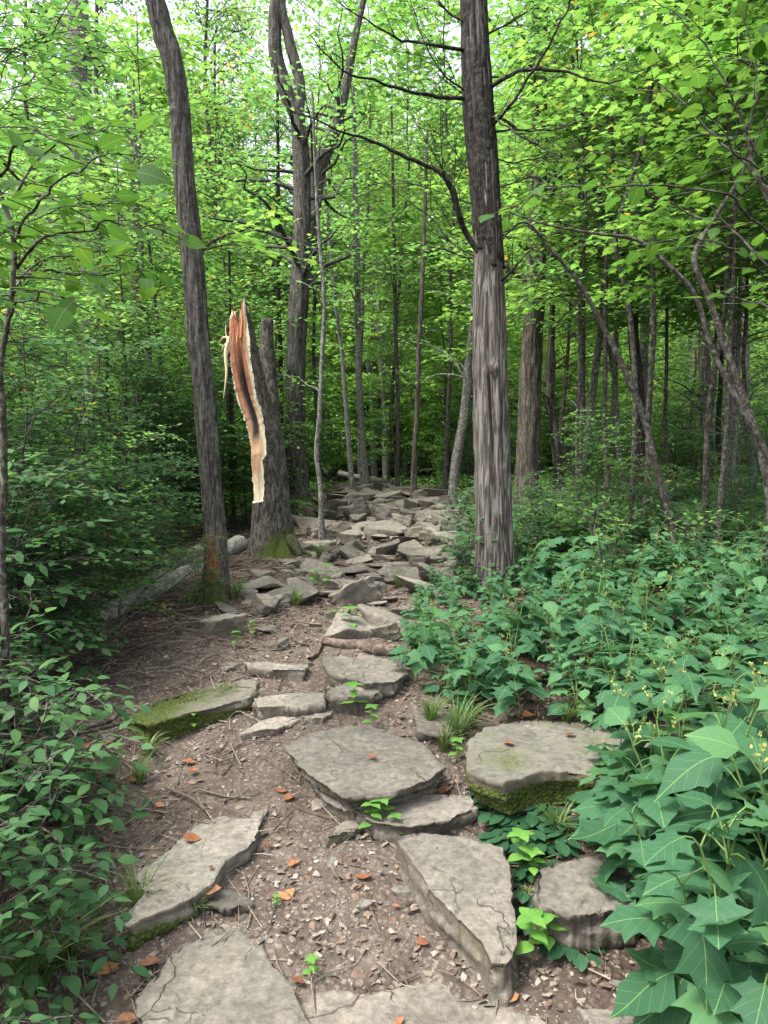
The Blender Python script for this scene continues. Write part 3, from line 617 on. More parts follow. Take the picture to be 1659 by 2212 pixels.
# orange fallen leaves one can point at
def curled_leaf(seed):
    r = random.Random(seed); o = tpl_fan([(0, 0), (.12, .2), (.3, .32), (.52, .34), (.75, .22), (.92, .07), (1, 0)], 0, 0)
    V = o[0].copy(); c = r.uniform(.5, 1.6); V[:, 2] = c * V[:, 1]**2 * r.choice([1, 1, -.5]) + .25 * (V[:, 0] - .5)**2 + .04 * fbm(V[:, 0] * 4 + seed, V[:, 1] * 5, o=2)
    V[:, 0] -= .5
    return mesh_np('fallen_leaf', V, [o[1], o[2]], [DEAD], o[3], {'tint': np.full(len(V), r.random() * .9)})
bpy.context.view_layer.update(); DG = bpy.context.evaluated_depsgraph_get()
CL = [curled_leaf(k) for k in range(6)]
for X, Y, w, lab in [(222, 2102, 85, 'large orange brown leaf lying flat on the soil at lower left'), (325, 2088, 62, 'curled orange leaf propped on the edge of the bottom left slab'),
        (415, 1817, 50, 'orange leaf lying on the long slanting slab'), (576, 1832, 32, 'crumpled orange leaf right of the long slanting slab'), (620, 1937, 52, 'orange leaf in the trail hollow between the big slabs'),
        (787, 1898, 50, 'bright orange leaf on the gravel near the wedge slab'), (914, 2041, 42, 'red brown leaf at the left foot of the wedge slab'), (1108, 2166, 44, 'folded tan leaf below the tip of the wedge slab'),
        (855, 1964, 24, 'small orange leaf on gravel beside the wedge slab'), (635, 1872, 34, 'thin orange leaf on the dark soil of the hollow'), (608, 1712, 32, 'pale orange leaf beside the left edge of the middle slab'),
        (625, 1728, 34, 'brown leaf just below the pale orange leaf'), (962, 1714, 44, 'orange leaf on the end of the flat stone step'), (1142, 1552, 44, 'orange leaf at the back of the mossy boulder slab'),
        (541, 1530, 20, 'small orange leaf at the corner of the rectangular step'), (603, 1581, 20, 'yellow brown leaf above the middle slab'), (805, 1640, 26, 'tiny reddish leaf on top of the middle slab'), (1098, 1610, 34, 'reddish leaf on the mossy boulder slab'),
        (455, 1930, 60, 'dark brown folded leaf between the two big left slabs'), (408, 1652, 36, 'orange leaf on the bank above the long slab'), (416, 1667, 28, 'narrow orange leaf under another on the bank'),
        (290, 1692, 36, 'dull orange leaf on the left bank'), (345, 1745, 26, 'reddish brown leaf by the twigs on the left bank'), (205, 1612, 80, 'large tan dry leaf on the dark left bank'),
        (645, 2128, 40, 'brown orange leaf by the right edge of the bottom left slab'), (275, 2212, 60, 'rust coloured leaf at the bottom frame edge'), (1105, 1850, 42, 'dark orange leaf beside the wedge slab top'), (1148, 2018, 28, 'leaf of pale tan beside the seedlings'),
        (762, 1862, 24, 'small light leaf in the middle of the gravel'), (455, 1880, 20, 'tiny leaf on the gap under the long slab'), (862, 2212, 30, 'broken leaf near the bottom middle'), (1232, 1592, 30, 'brown leaf on the right part of the mossy boulder')]:
    ok_, g = scene.ray_cast(DG, cam.location, ray(X, Y).normalized())[:2]
    if not ok_: g = G(X, Y)
    o = link('fallen_leaf', CL[rnd.randrange(6)], loc=g + Vector((0, 0, .012)), rot=(R_(rnd.uniform(-14, 14)), R_(rnd.uniform(-14, 14)), rnd.uniform(-.8, .8)))
    s = w * .85 * g.y / F_; o.scale = (s, s, s); tag(o, lab, 'fallen leaf', 'orange fallen leaves')

# ---------------------------------------------------------------- trunks
def trunk_mesh(name, pts, mat, ns=40, step=.03, amp=.012, ridge=26, seed=0, flare=.0, origin=None, attrs=None, prof=None, knots=()):
    """pts: rows x,y,z,r from the base upwards"""
    pts = np.asarray(pts, float); L = np.linalg.norm(np.diff(pts[:, :3], axis=0), axis=1).sum(); n = max(8, int(L / step))
    q = smooth_path(pts, n); c, r = q[:, :3], q[:, 3].clip(.002)
    T, N, B = frames(c); a = np.linspace(0, 2 * pi, ns, endpoint=False)
    h = np.linspace(0, L, n)
    AA, HH = np.meshgrid(a, h)
    k = .9 - 2.4 * np.abs(fbm(np.cos(AA) * ridge * .13 + seed, np.sin(AA) * ridge * .13, HH * 1.5, o=3)) + .4 * fbm(np.cos(AA) * ridge * .3 + seed, np.sin(AA) * ridge * .3, HH * 5, o=3)
    lump = vnoise(np.cos(AA) * 1.2 + seed, np.sin(AA) * 1.2, HH * 1.1)
    rr = r[:, None] * (.95 + .06 * lump) + amp * (k - .55) * np.minimum(1, r[:, None] / .06)
    if flare: rr = rr * (1 + flare * np.exp(-HH / .16) * (.7 + .8 * np.abs(np.cos(AA * 2.5 + seed))))
    for (ka, kh, kr, kd) in knots:
        da = (AA - ka + pi) % (2 * pi) - pi; rr = rr + kd * np.exp(-((da * r[:, None])**2 + (HH - kh)**2) / kr**2)
    if prof is not None: rr = prof(rr, AA, HH, r)
    V = c[:, None] + rr[:, :, None] * (N[:, None] * np.cos(a)[None, :, None] + B[:, None] * np.sin(a)[None, :, None])
    i = np.arange(n - 1)[:, None] * ns; j = np.arange(ns)[None]; j2 = (j + 1) % ns
    F = np.stack([i + j, i + j2, i + ns + j2, i + ns + j], -1).reshape(-1, 4)
    Vf = V.reshape(-1, 3); Vf = np.vstack([Vf, c[-1:] + T[-1:] * .01]); t0 = (n - 1) * ns
    F3 = [[t0 + k, t0 + (k + 1) % ns, len(Vf) - 1] for k in range(ns)]
    Vf = np.vstack([Vf, c[:1]]); F3 += [[(k + 1) % ns, k, len(Vf) - 1] for k in range(ns)]
    at = {}
    for kk, fn in (attrs or {}).items(): at[kk] = np.append(np.broadcast_to(fn(AA, HH, V), AA.shape).ravel(), [0, 0])
    return mesh_np(name, Vf - (np.asarray(origin) if origin is not None else 0), [F3, F], [mat], attrs=at), c, r
def moss_at(h0=.35, az=-pi / 2, wide=1.5, k=.75):
    def f(AA, HH, V):
        d = np.cos(AA - az) * .5 + .5
        return k * np.exp(-(HH / h0)**2) * (.35 + .65 * d**wide)
    return f
class Branch:
    def __init__(s, seed): s.b = Bag(); s.r = random.Random(seed)
    def limb(s, pts, r0, r1, wob=.02, n=None, ns=7):
        p = smooth_path(np.asarray(pts, float), n or max(8, int(6 * len(pts)))); L = np.linalg.norm(p[-1] - p[0])
        k = s.r.uniform(0, 99); t = np.linspace(0, 1, len(p))
        p = p + np.stack([fbm(t * 7 + k, t * 0 + 1), fbm(t * 7 + k, t * 0 + 5), fbm(t * 7 + k, t * 0 + 9)], 1) * wob * L * np.minimum(1, t * 4)[:, None]
        s.b.tube(p, np.linspace(r0, r1, len(p)), ns=ns); return p
def px_pts(L, d, dz=0): return [np.array(P(x, y, d + (L[i][2] if len(L[i]) > 2 else 0))) for i, (x, y) in enumerate([(l[0], l[1]) for l in L])]

def sprays(bag_w, bag_l, path, r, tpl, twig_step=.11, twig_len=.35, leaf_step=.05, lsize=.07, droop=.15, start=.2, jit=.25, up=(0, 0, 1)):
    """side twigs left and right of a limb, in one near horizontal plane, set with alternate leaves"""
    s = np.concatenate([[0], np.cumsum(np.linalg.norm(np.diff(path, axis=0), axis=1))]); L = s[-1]; side = 1
    t = L * start; PP, DD, NN, SS, TT = [], [], [], [], []
    while t < L:
        p = np.array([np.interp(t, s, path[:, k]) for k in range(3)])
        k = min(np.searchsorted(s, t), len(path) - 1); d = path[k] - path[k - 1]; d = d / (np.linalg.norm(d) + 1e-9)
        sd = np.cross(d, up); sd /= np.linalg.norm(sd) + 1e-9
        e = d * r.uniform(.45, .9) + sd * side * r.uniform(.6, 1) + np.array([0, 0, r.uniform(-.15, .2)]); e /= np.linalg.norm(e)
        ln = twig_len * r.uniform(.5, 1.2) * (1 - .45 * (t / L)); m = max(2, int(ln / leaf_step))
        u = np.linspace(.15, 1, m); q = p + e * (u * ln)[:, None]; q[:, 2] -= droop * ln * u**2
        if bag_w is not None: bag_w.tube(np.array([p, q[m // 2], q[-1]]), .0035 * (.6 + ln), .001, 3)
        es = np.cross(e, up); es /= np.linalg.norm(es) + 1e-9; alt = np.where(np.arange(m) % 2 == 0, 1, -1)[:, None]
        D = e * .55 + es * alt * .85; D[-1] = e; D = D + nr.randn(m, 3) * jit * np.array([1, 1, .8]); D[:, 2] -= .12
        N = np.array(up) + nr.randn(m, 3) * jit
        PP.append(q); DD.append(D); NN.append(N); SS.append(lsize * (.65 + .5 * nr.rand(m))); TT.append(nr.rand(m) ** 1.3 * (1 if r.random() < .93 else 1.0))
        side *= -1; t += twig_step * r.uniform(.6, 1.4)
    if PP: bag_l.leaves(tpl, np.concatenate(PP), np.concatenate(DD), np.concatenate(NN), np.concatenate(SS), np.concatenate(TT))

def woody(seed, h, r0, z0, n_limb, limb, elev=(5, 35), tpl=DIAMOND, lsize=.08, twig_len=.4, twig_step=.13, leaf_step=.06, stems=1, spread=.0, top=.35, curve=.25, wander=.04, sub=2, face=None, jit=.25):
    """returns wood Bag and leaf Bag for a tree or shrub standing at the origin"""
    r = random.Random(seed); W, Lf = Bag(), Bag()
    for st in range(stems):
        az = 2 * pi * (st + r.random() * .7) / stems; sp = spread * r.uniform(.4, 1) * h; hh = h * r.uniform(.75, 1)
        t = np.linspace(0, 1, 18)
        c = np.stack([cos(az) * sp * t**1.3 + wander * hh * fbm(t * 2.5 + seed + st, t * 0, o=3), sin(az) * sp * t**1.3 + wander * hh * fbm(t * 2.5 + seed + st, t * 0 + 7, o=3), hh * t], 1); c[:, :2] -= c[0, :2] * (stems == 1)
        rr = r0 * (1 - .8 * t) * (1.15 - .15 * np.minimum(1, t * 12)); W.tube(c, rr, ns=8)
        nl = n_limb // stems
        for k in range(nl):
            f = z0 + (1 - z0) * (k + r.random()) / nl; i = int(f * 17); b0 = c[i] + (c[min(i + 1, 17)] - c[i]) * (f * 17 - i)
            a = r.uniform(0, 2 * pi) if face is None else face + r.gauss(0, .9)
            el = R_(r.uniform(*elev)) + R_(25) * f**2; ln = limb * r.uniform(.6, 1.15) * (1 - top * f)
            u = np.linspace(0, 1, 8)[:, None]; d = np.array([cos(a) * cos(el), sin(a) * cos(el), sin(el)])
            q = b0 + d * ln * u; q[:, 2] -= (curve * ln * u[:, 0]**2); q += np.stack([fbm(u[:, 0] * 3 + k, u[:, 0] * 0 + seed + j) for j in range(3)], 1) * .1 * ln * u
            W.tube(q, np.linspace(max(.004, r0 * .28 * (1 - f * .6)), .002, 8), ns=5)
            sprays(W, Lf, q, r, tpl, twig_step, twig_len, leaf_step, lsize, jit=jit)
            for s_ in range(sub):
                i2 = r.randint(2, 5); aa = a + r.choice([-1, 1]) * r.uniform(.4, .9); l2 = ln * r.uniform(.35, .6); u2 = np.linspace(0, 1, 6)[:, None]
                q2 = q[i2] + np.array([cos(aa), sin(aa), r.uniform(-.1, .35)]) * l2 * u2; q2[:, 2] -= .15 * l2 * u2[:, 0]**2
                W.tube(q2, np.linspace(max(.003, r0 * .13), .0015, 6), ns=4); sprays(W, Lf, q2, r, tpl, twig_step, twig_len, leaf_step, lsize, start=.1, jit=jit)
    return W, Lf
def plant_thing(name, wood, leaf, loc, label, cat, group, wn='trunk', ln='crown', rz=0, sc=1.0, extra=()):
    t = thing(name, loc, label, cat, group, rz, sc)
    if wood is not None: link(wn, wood, t)
    if leaf is not None: link(ln, leaf, t)
    for nm, me in extra: link(nm, me, t)
    return t

# -- the tree leaning to the left, in front
base = G(462, 1296); d1 = base.y
def col(L, d, base=None, r_end=None):
    """L rows X, Y, width in pixels (top first) -> rows x,y,z,r base first"""
    out = []
    for row in L[::-1]:
        dd = d + (row[3] if len(row) > 3 else 0); p = P(row[0], row[1], dd); out.append((p.x, p.y, p.z, row[2] / 2 * dd / F_))
    return np.array(out)
pts = col([(300, -190, 40), (335, 0, 42), (350, 60, 45), (372, 130, 46), (387, 220, 44), (394, 330, 44), (402, 430, 46), (412, 520, 50), (421, 640, 49), (431, 760, 48), (443, 880, 47), (452, 1000, 47), (460, 1100, 48), (467, 1200, 52), (466, 1262, 62), (462, 1330, 84)], d1)
me, c, r = trunk_mesh('trunk', pts, BK_GREY, ns=56, step=.018, amp=.02, seed=3, ridge=30, flare=.12, origin=base,
    attrs={'moss': lambda A, Hh, V: .75 * np.exp(-(Hh / .27)**2), 'patch': lambda A, Hh, V: 1.3 * np.clip(1 - np.abs(((A - 2.9 + pi) % (2 * pi) - pi)) / .9, 0, 1) * np.exp(-((Hh - .42) / .17)**2)},
    knots=[(1.6, 5.35, .05, .03), (2.6, 4.0, .03, .025), (1.2, 4.6, .05, .02)])
t = thing('leaning_tree', base, 'dark furrowed tree leaning left with an orange scrape above its mossy foot', 'tree'); link('trunk', me, t)
rt = Branch(1); rt.limb([base + Vector((-.02, 0, .14)), base + Vector((-.17, -.02, .03)), base + Vector((-.3, -.1, -.06))], .055, .03); rt.limb([base + Vector((.03, -.02, .1)), base + Vector((.13, -.08, -.03)), base + Vector((.2, -.14, -.1))], .045, .02)
m_ = rt.b.mesh('root', BK_GREY); V_ = np.empty(len(m_.vertices) * 3); m_.vertices.foreach_get('co', V_); V_ = V_.reshape(-1, 3) - np.array(base); m_.vertices.foreach_set('co', V_.ravel())
m_.attributes.new('moss', 'FLOAT', 'POINT').data.foreach_set('value', np.full(len(V_), .4)); link('root', m_, t)
def shift(me, o):
    V = np.empty(len(me.vertices) * 3); me.vertices.foreach_get('co', V); V = V.reshape(-1, 3) - np.array(o); me.vertices.foreach_set('co', V.ravel()); me.update(); return me
br = Branch(2); lf = Bag(); q = br.limb(px_pts([(434, 541), (470, 515), (520, 498), (575, 470), (600, 455, -.2)], d1), .012, .004)
q2 = br.limb(px_pts([(434, 541), (500, 528), (560, 545, -.1), (620, 548, -.2)], d1), .008, .003)
for qq in (q, q2): sprays(br.b, lf, qq, rnd, MAPLE, .07, .35, .06, .1, start=.25)
link('branch', shift(br.b.mesh('branch', BK_TWIG), base), t); link('crown', shift(lf.mesh('crown', LIME), base), t)

# -- the snapped tree
base2 = G(592, 1200); d2 = base2.y
pts = col([(513, 640, 42), (517, 700, 54), (521, 740, 62), (529, 790, 69), (541, 845, 72), (556, 890, 71), (570, 940, 74), (579, 1000, 76), (585, 1070, 78), (588, 1130, 86), (590, 1180, 98), (592, 1225, 120)], d2)
def snapped():
    ns, n = 140, 300; L = np.linalg.norm(np.diff(pts[:, :3], axis=0), axis=1).sum()
    a = np.linspace(0, 2 * pi, ns, endpoint=False); q = smooth_path(pts, 400); T, N, B = frames(q[:, :3])
    hfull = np.linspace(0, L, 400)
    # frame: N ~ +y (away), B = T x N ~ -x
    world_ang = lambda A: np.arctan2(np.cos(A), -np.sin(A))      # direction in xy of the ring angle
    WA = world_ang(a) % (2 * pi)
    ztop = L * (.93 + .05 * vnoise(np.cos(a) * 6, np.sin(a) * 6)) - .035 * np.abs(vnoise(a * 14, a * 0))
    spike = np.exp(-((WA - R_(305)) / .16)**2) * .30 + np.exp(-((WA - R_(325)) / .05)**2) * .2 + np.exp(-((WA - R_(285)) / .05)**2) * .12
    ztop = np.minimum(ztop + spike, L * .999)
    u = np.linspace(0, 1, n)[:, None]; HH = u * ztop[None]; AA = np.broadcast_to(a, (n, ns)); W_ = np.broadcast_to(WA, (n, ns))
    cx = np.stack([np.interp(HH, hfull, q[:, k]) for k in range(3)], -1); rr = np.interp(HH, hfull, q[:, 3])
    Ni = np.stack([np.interp(HH, hfull, N[:, k]) for k in range(3)], -1); Bi = np.stack([np.interp(HH, hfull, B[:, k]) for k in range(3)], -1)
    bark = .4 - 2.0 * np.abs(fbm(np.cos(AA) * 4.5, np.sin(AA) * 4.5, HH * 3.2, o=4))
    rb = rr * (1 + .05 * vnoise(np.cos(AA), np.sin(AA), HH)) + .022 * bark
    rb = rb * (1 + .35 * np.exp(-HH / .2) * (.5 + .8 * np.abs(np.cos(AA * 2.2 + .4))))
    hn = HH / L
    zc = (1225 - 1083) / (1225 - 640.)     # where the tear begins
    cen = np.interp(hn, [zc, .42, .55, .75, 1], [R_(212), R_(217), R_(224), R_(231), R_(238)])
    half = np.interp(hn, [zc, zc + .005, .4, .41, .55, .75, .97], [0, R_(42), R_(46), R_(57), R_(65), R_(74), R_(84)]) + .09 * fbm(HH * 7, HH * 0, o=3) + .07 * fbm(HH * 34, HH * 0 + 4 * np.sign(np.sin(W_ - 3.8)), o=3)
    dv = (W_ - cen + pi) % (2 * pi) - pi; inside = (np.abs(dv) < half) & (hn > zc)
    e = np.clip(1 - np.abs(dv) / np.maximum(half, .01), 0, 1)      # 0 at edge, 1 in the middle
    chord = rr * np.cos(half) / np.maximum(np.cos(dv), .2)
    hollow = np.clip((hn - .42) / .12, 0, 1) * np.clip((1.02 - hn) / .1, 0, 1)
    rw = np.maximum(rr * .9, chord * .9) - rr * .62 * hollow * np.clip(e * 2.6 - .45, 0, 1)**.9
    rw = rw + .016 * fbm(W_ * 14, HH * 1.1, o=4) + .007 * fbm(W_ * 44, HH * 2)
    R = np.where(inside, np.minimum(rw, rb - .012), rb)
    V = cx + R[..., None] * (Ni * np.cos(AA)[..., None] + Bi * np.sin(AA)[..., None])
    # colours of the torn wood
    cream, tan, org, rot = [np.array(x) for x in ((.72, .63, .45), (.47, .3, .18), (.3, .115, .055), (.012, .007, .005))]
    g = fbm(W_ * 20, HH * 1.2, o=4); ee = np.clip(e + .12 * g, 0, 1)[..., None]
    up = np.clip((hn - .5) / .18, 0, 1)[..., None]
    inner = tan * (1 - up) + org * up
    col_ = cream + (inner - cream) * np.clip((ee - .1) / .12, 0, 1)
    lowm = np.clip((.36 - hn) / .06, 0, 1)[..., None]; col_ = col_ * (1 - lowm) + cream * lowm
    dk = np.clip((hn - .45) / .05, 0, 1) * np.clip((.84 - hn) / .12, 0, 1); dk = dk[..., None] * np.clip((ee - .36 - .12 * g[..., None]) / .12, 0, 1)
    col_ = col_ * (1 - dk) + rot * dk
    col_ = col_ * (.85 + .35 * fbm(W_ * 34, HH * 2.2, o=4)[..., None])
    off = np.array(base2); Vf = V.reshape(-1, 3); top = Vf[-ns:].mean(0) - np.array([0, 0, .15]); Vf = np.vstack([Vf, top]) - off
    i = np.arange(n - 1)[:, None] * ns; j = np.arange(ns)[None]; j2 = (j + 1) % ns
    F = np.stack([i + j, i + j2, i + ns + j2, i + ns + j], -1).reshape(-1, 4); t0 = (n - 1) * ns
    F3 = np.array([[t0 + k, t0 + (k + 1) % ns, len(Vf) - 1] for k in range(ns)])
    ins = np.append(inside.ravel(), True); C = np.vstack([col_.reshape(-1, 3), org[None]])
    moss = np.append((.95 * np.exp(-(HH / .34)**2) * (.25 + .75 * np.clip(np.cos(W_ - R_(310)), 0, 1)) + .22 * np.clip(np.cos(W_ - R_(340)), 0, 1)).ravel(), 0)
    fw = ins[F].sum(1) >= 2; t3 = np.ones(len(F3), bool)
    def sub_mesh(nm, Fa, Fb, mat):
        used = np.unique(np.concatenate([Fa.ravel(), Fb.ravel()])); mp_ = np.zeros(len(Vf), int); mp_[used] = np.arange(len(used))
        return mesh_np(nm, Vf[used], [mp_[Fb], mp_[Fa]], [mat], attrs={'col': C[used], 'moss': moss[used]})
    z3 = np.zeros((0, 3), int)
    m, nn, l, out = mat_new('torn_wood'); at = nd(nn, 'ShaderNodeAttribute', attribute_name='col'); tc = nn.new('ShaderNodeTexCoord'); mp = nn.new('ShaderNodeMapping'); mp.inputs['Scale'].default_value = (1, 1, .06); l.new(tc.outputs['Object'], mp.inputs[0])
    n1 = nd(nn, 'ShaderNodeTexNoise', Scale=90.0, Detail=4.0); l.new(mp.outputs[0], n1.inputs['Vector'])
    n2 = nd(nn, 'ShaderNodeTexNoise', Scale=14.0, Detail=5.0, Roughness=.7); l.new(tc.outputs['Object'], n2.inputs['Vector'])
    c_ = mixc(nn, l, .7, at.outputs['Color'], ramp(nn, l, n1.outputs['Fac'], [(.3, (.3, .27, .25)), (.65, (.72, .7, .68))]).outputs[0], 'OVERLAY')
    c_ = mixc(nn, l, .4, c_, ramp(nn, l, n2.outputs['Fac'], [(.3, (.3, .3, .3)), (.65, (.68, .68, .68))]).outputs[0], 'OVERLAY')
    b = nd(nn, 'ShaderNodeBsdfPrincipled', Roughness=.8); l.new(c_, b.inputs['Base Color']); bp = nd(nn, 'ShaderNodeBump', Strength=.8, Distance=.008); l.new(n1.outputs['Fac'], bp.inputs['Height']); l.new(bp.outputs[0], b.inputs['Normal']); l.new(b.outputs[0], out.inputs[0])
    t = thing('snapped_tree', base2, 'snapped tree with a long torn orange and cream wound and mossy roots', 'tree')
    link('trunk', sub_mesh('trunk', F[~fw], z3, BK_SNAP), t); link('exposed_wood', sub_mesh('exposed_wood', F[fw], F3, m), t)
    # splinters
    def splinter(P3, w, c):
        P3 = np.array(smooth_path(np.array([list(x) for x in P3]), 12)); k = np.linspace(0, 1, 12); ww = w * (1 - k**2 * .9)
        bb = Bag(); bb.tube(P3, ww, ns=5); mm = bb.mesh('splinter', m); shift(mm, base2)
        cc = np.ones((len(mm.vertices), 4), np.float32); cc[:, :3] = c; mm.attributes.new('col', 'FLOAT_COLOR', 'POINT').data.foreach_set('color', cc.ravel()); link('splinter', mm, t)
    for L_, w in [([(495, 728), (487, 760, -.05), (489, 800, -.08), (483, 860, -.1)], .02), ([(496, 735), (485, 728), (472, 741)], .014), ([(498, 742), (488, 722), (488, 696)], .01), ([(497, 738), (482, 748), (478, 762)], .009),
                  ([(496, 745), (490, 770), (492, 790)], .014), ([(520, 730), (523, 690), (524, 655)], .016), ([(527, 735), (529, 700), (530, 672)], .014), ([(512, 740), (514, 712), (515, 700)], .014), ([(503, 745), (504, 728), (504, 716)], .012)]:
        splinter(px_pts(L_, d2 - .1), w, (.68, .55, .34) if L_[0][0] < 500 else (.5, .24, .1))
    rt = Branch(11)
    for (X1, Y1, X2, Y2, r0) in [(625, 1165, 648, 1200, .09), (600, 1180, 605, 1212, .1), (570, 1175, 556, 1206, .09), (640, 1190, 672, 1200, .04)]:
        p0, p1 = P(X1, Y1, d2 - .12), P(X2, Y2, d2 - .25); rt.limb([p0, (p0 + p1) / 2 + Vector((0, 0, .02)), p1], r0, r0 * .35)
    mm = shift(rt.b.mesh('root', BK_SNAP), base2); mm.attributes.new('moss', 'FLOAT', 'POINT').data.foreach_set('value', np.full(len(mm.vertices), .42)); link('root', mm, t)
snapped()

# -- the bare grey cedar
base5 = G(1070, 1262); d5 = base5.y
pts = col([(1018, -190, 44), (1024, 0, 48), (1027, 80, 50), (1031, 160, 55), (1035, 260, 58), (1041, 330, 58), (1046, 400, 58), (1051, 480, 56), (1055, 550, 57), (1058, 620, 62), (1059, 700, 66), (1060, 800, 69), (1062, 900, 72), (1064, 1000, 73), (1066, 1100, 76), (1068, 1180, 80), (1070, 1240, 88), (1071, 1285, 100)], d5)
pts[:, 3] *= 1.1
Lc = np.linalg.norm(np.diff(pts[:, :3], axis=0), axis=1).sum(); kz = lambda Y: (1285 - Y) / (1285 + 190) * Lc
def split_prof(rr, AA, HH, r):
    W = np.arctan2(np.cos(AA), -np.sin(AA)) % (2 * pi)
    cr = np.exp(-((W - R_(262) - .12 * np.sin(HH * 2.3)) / .09)**2) * np.clip(1 - np.abs(HH - kz(880)) / 1.0, 0, 1)
    fl = np.sin(W * 9 + 1.2 * np.sin(HH * 1.1)) * .008 * np.clip(1.6 - HH / kz(700), 0, 1)
    return rr - .035 * cr + fl
W2A = lambda w: (np.arctan2(-np.sin(w), 1e-9 + np.cos(w)) if False else math.atan2(-math.cos(w), math.sin(w)))
low, up_ = [], []
def ced(nm, mat, sel, fine):
    q = smooth_path(pts, 60); hh = np.linspace(0, Lc, 60); k = sel(hh); return q[k]
split_h = kz(556)
me, c, r = trunk_mesh('trunk', pts, BK_CEDAR, ns=72, step=.018, amp=.013, seed=9, ridge=34, flare=.1, origin=base5, prof=split_prof,
    attrs={'moss': lambda A, Hh, V: .38 * np.exp(-(Hh / .5)**2) * (np.cos(A + 1.9) * .5 + .6), 'patch': lambda A, Hh, V: 1.25 * np.exp(-((((np.arctan2(np.cos(A), -np.sin(A)) % (2 * pi)) - R_(262) - .12 * np.sin(Hh * 2.3)) / .07)**2)) * np.clip(1.1 - np.abs(Hh - kz(880)) / .8, 0, 1) + .8 * np.exp(-((Hh - kz(785)) / .05)**2) * np.exp(-((((np.arctan2(np.cos(A), -np.sin(A)) % (2 * pi)) - R_(268)) / .25)**2))},
    knots=[(W2A(R_(268)), kz(790), .05, .035), (W2A(R_(300)), kz(1000), .03, .012)])
t = thing('bare_cedar', base5, 'upright cedar with bare grey wood below, dark bark above and dead boughs', 'tree'); link('trunk', me, t)
pb = pts.copy(); q = smooth_path(pts, 120); hh = np.linspace(0, Lc, 120); q = q[hh > kz(575)]; q[:, 3] += .012
def ragged(rr, AA, HH, r):
    lim = .22 + .55 * fbm(np.cos(AA) * 2.4, np.sin(AA) * 2.4 + 3, o=3); bare = fbm(np.cos(AA) * 2.2, np.sin(AA) * 2.2, HH * 1.0, o=4)
    W = (np.arctan2(np.cos(AA), -np.sin(AA))) % (2 * pi)
    gone = (HH < lim) | ((bare > .2) & (np.abs(W - R_(200)) < .9)) | (bare > .36)
    return np.where(gone, rr - .03, rr)
me, _, _ = trunk_mesh('bark', q, BK_DARK, ns=72, step=.02, amp=.014, seed=9, ridge=30, origin=base5, prof=ragged, attrs={'moss': lambda A, Hh, V: .12 + .0 * Hh})
link('bark', me, t)
br = Branch(5)
dead = []
for L_, r0, r1 in [([(1036, 548), (1012, 510), (988, 455, -.1), (972, 400, -.15), (955, 385, -.15), (900, 357, -.2), (840, 330, -.3), (760, 290, -.4), (690, 265, -.5), (620, 235, -.6)], .028, .004), ([(988, 455, -.1), (975, 420, -.15), (955, 365, -.3), (950, 350, -.3)], .014, .006),
                   ([(1002, 213), (950, 207, -.1), (890, 195, -.2), (820, 180, -.3), (740, 150, -.5), (665, 80, -.6)], .018, .004), ([(1000, 108), (950, 100, -.1), (900, 88), (850, 80, -.3), (800, 55, -.4), (735, 0, -.5)], .017, .004),
                   ([(1002, 195), (950, 150, -.2), (905, 60, -.2), (880, -20, -.3)], .008, .003), ([(1055, 190), (1090, 168, -.1), (1130, 153, -.2), (1180, 155, -.3), (1240, 158, -.3), (1290, 172, -.4), (1345, 180, -.5)], .02, .005),
                   ([(1060, 275), (1100, 230, -.2), (1150, 150, -.3), (1195, 70, -.4), (1232, 0, -.4), (1245, -40, -.5)], .014, .007), ([(1065, 285), (1110, 283, -.1), (1180, 280, -.2), (1260, 262, -.4)], .01, .004),
                   ([(1068, 340), (1100, 350), (1150, 345, .1), (1230, 330, .1)], .007, .003), ([(1078, 610), (1100, 590, -.1), (1123, 565, -.15)], .014, .009), ([(1070, 408), (1110, 395, -.1), (1150, 380)], .008, .003),
                   ([(1035, 445), (960, 420, .1), (880, 400, .2), (800, 395, .3)], .006, .002), ([(1040, 560), (980, 530, .1), (930, 470, .1), (880, 430)], .006, .002), ([(1005, 50), (960, 20), (930, -40)], .01, .005), ([(1078, 505), (1130, 490), (1190, 480), (1260, 500)], .006, .002),
                   ([(1050, 75), (1090, 55), (1140, 25)], .01, .004), ([(1060, 250), (1080, 260, -.2), (1130, 300, -.4), (1200, 335, -.5)], .01, .003), ([(1030, 380), (990, 340), (960, 300), (900, 270)], .006, .002)]:
    br = Branch(len(dead) + 50); q = br.limb(px_pts(L_, d5 - .05), r0, r1, wob=.03); dead.append(q)
    for _ in range(7):
        i = br.r.randint(2, len(q) - 2); v = Vector(q[i] - q[i - 1]).normalized(); v = v + Vector((br.r.uniform(-.8, .8), br.r.uniform(-.6, .6), br.r.uniform(-.7, .9))) ; l_ = br.r.uniform(.12, .5)
        p0 = Vector(q[i]); br.limb([p0, p0 + v * l_ * .5, p0 + v * l_ + Vector((0, 0, br.r.uniform(-.1, .1)))], .004, .0015, ns=4, n=6)
    link('dead_branch', shift(br.b.mesh('dead_branch', BK_DARK), base5), t)

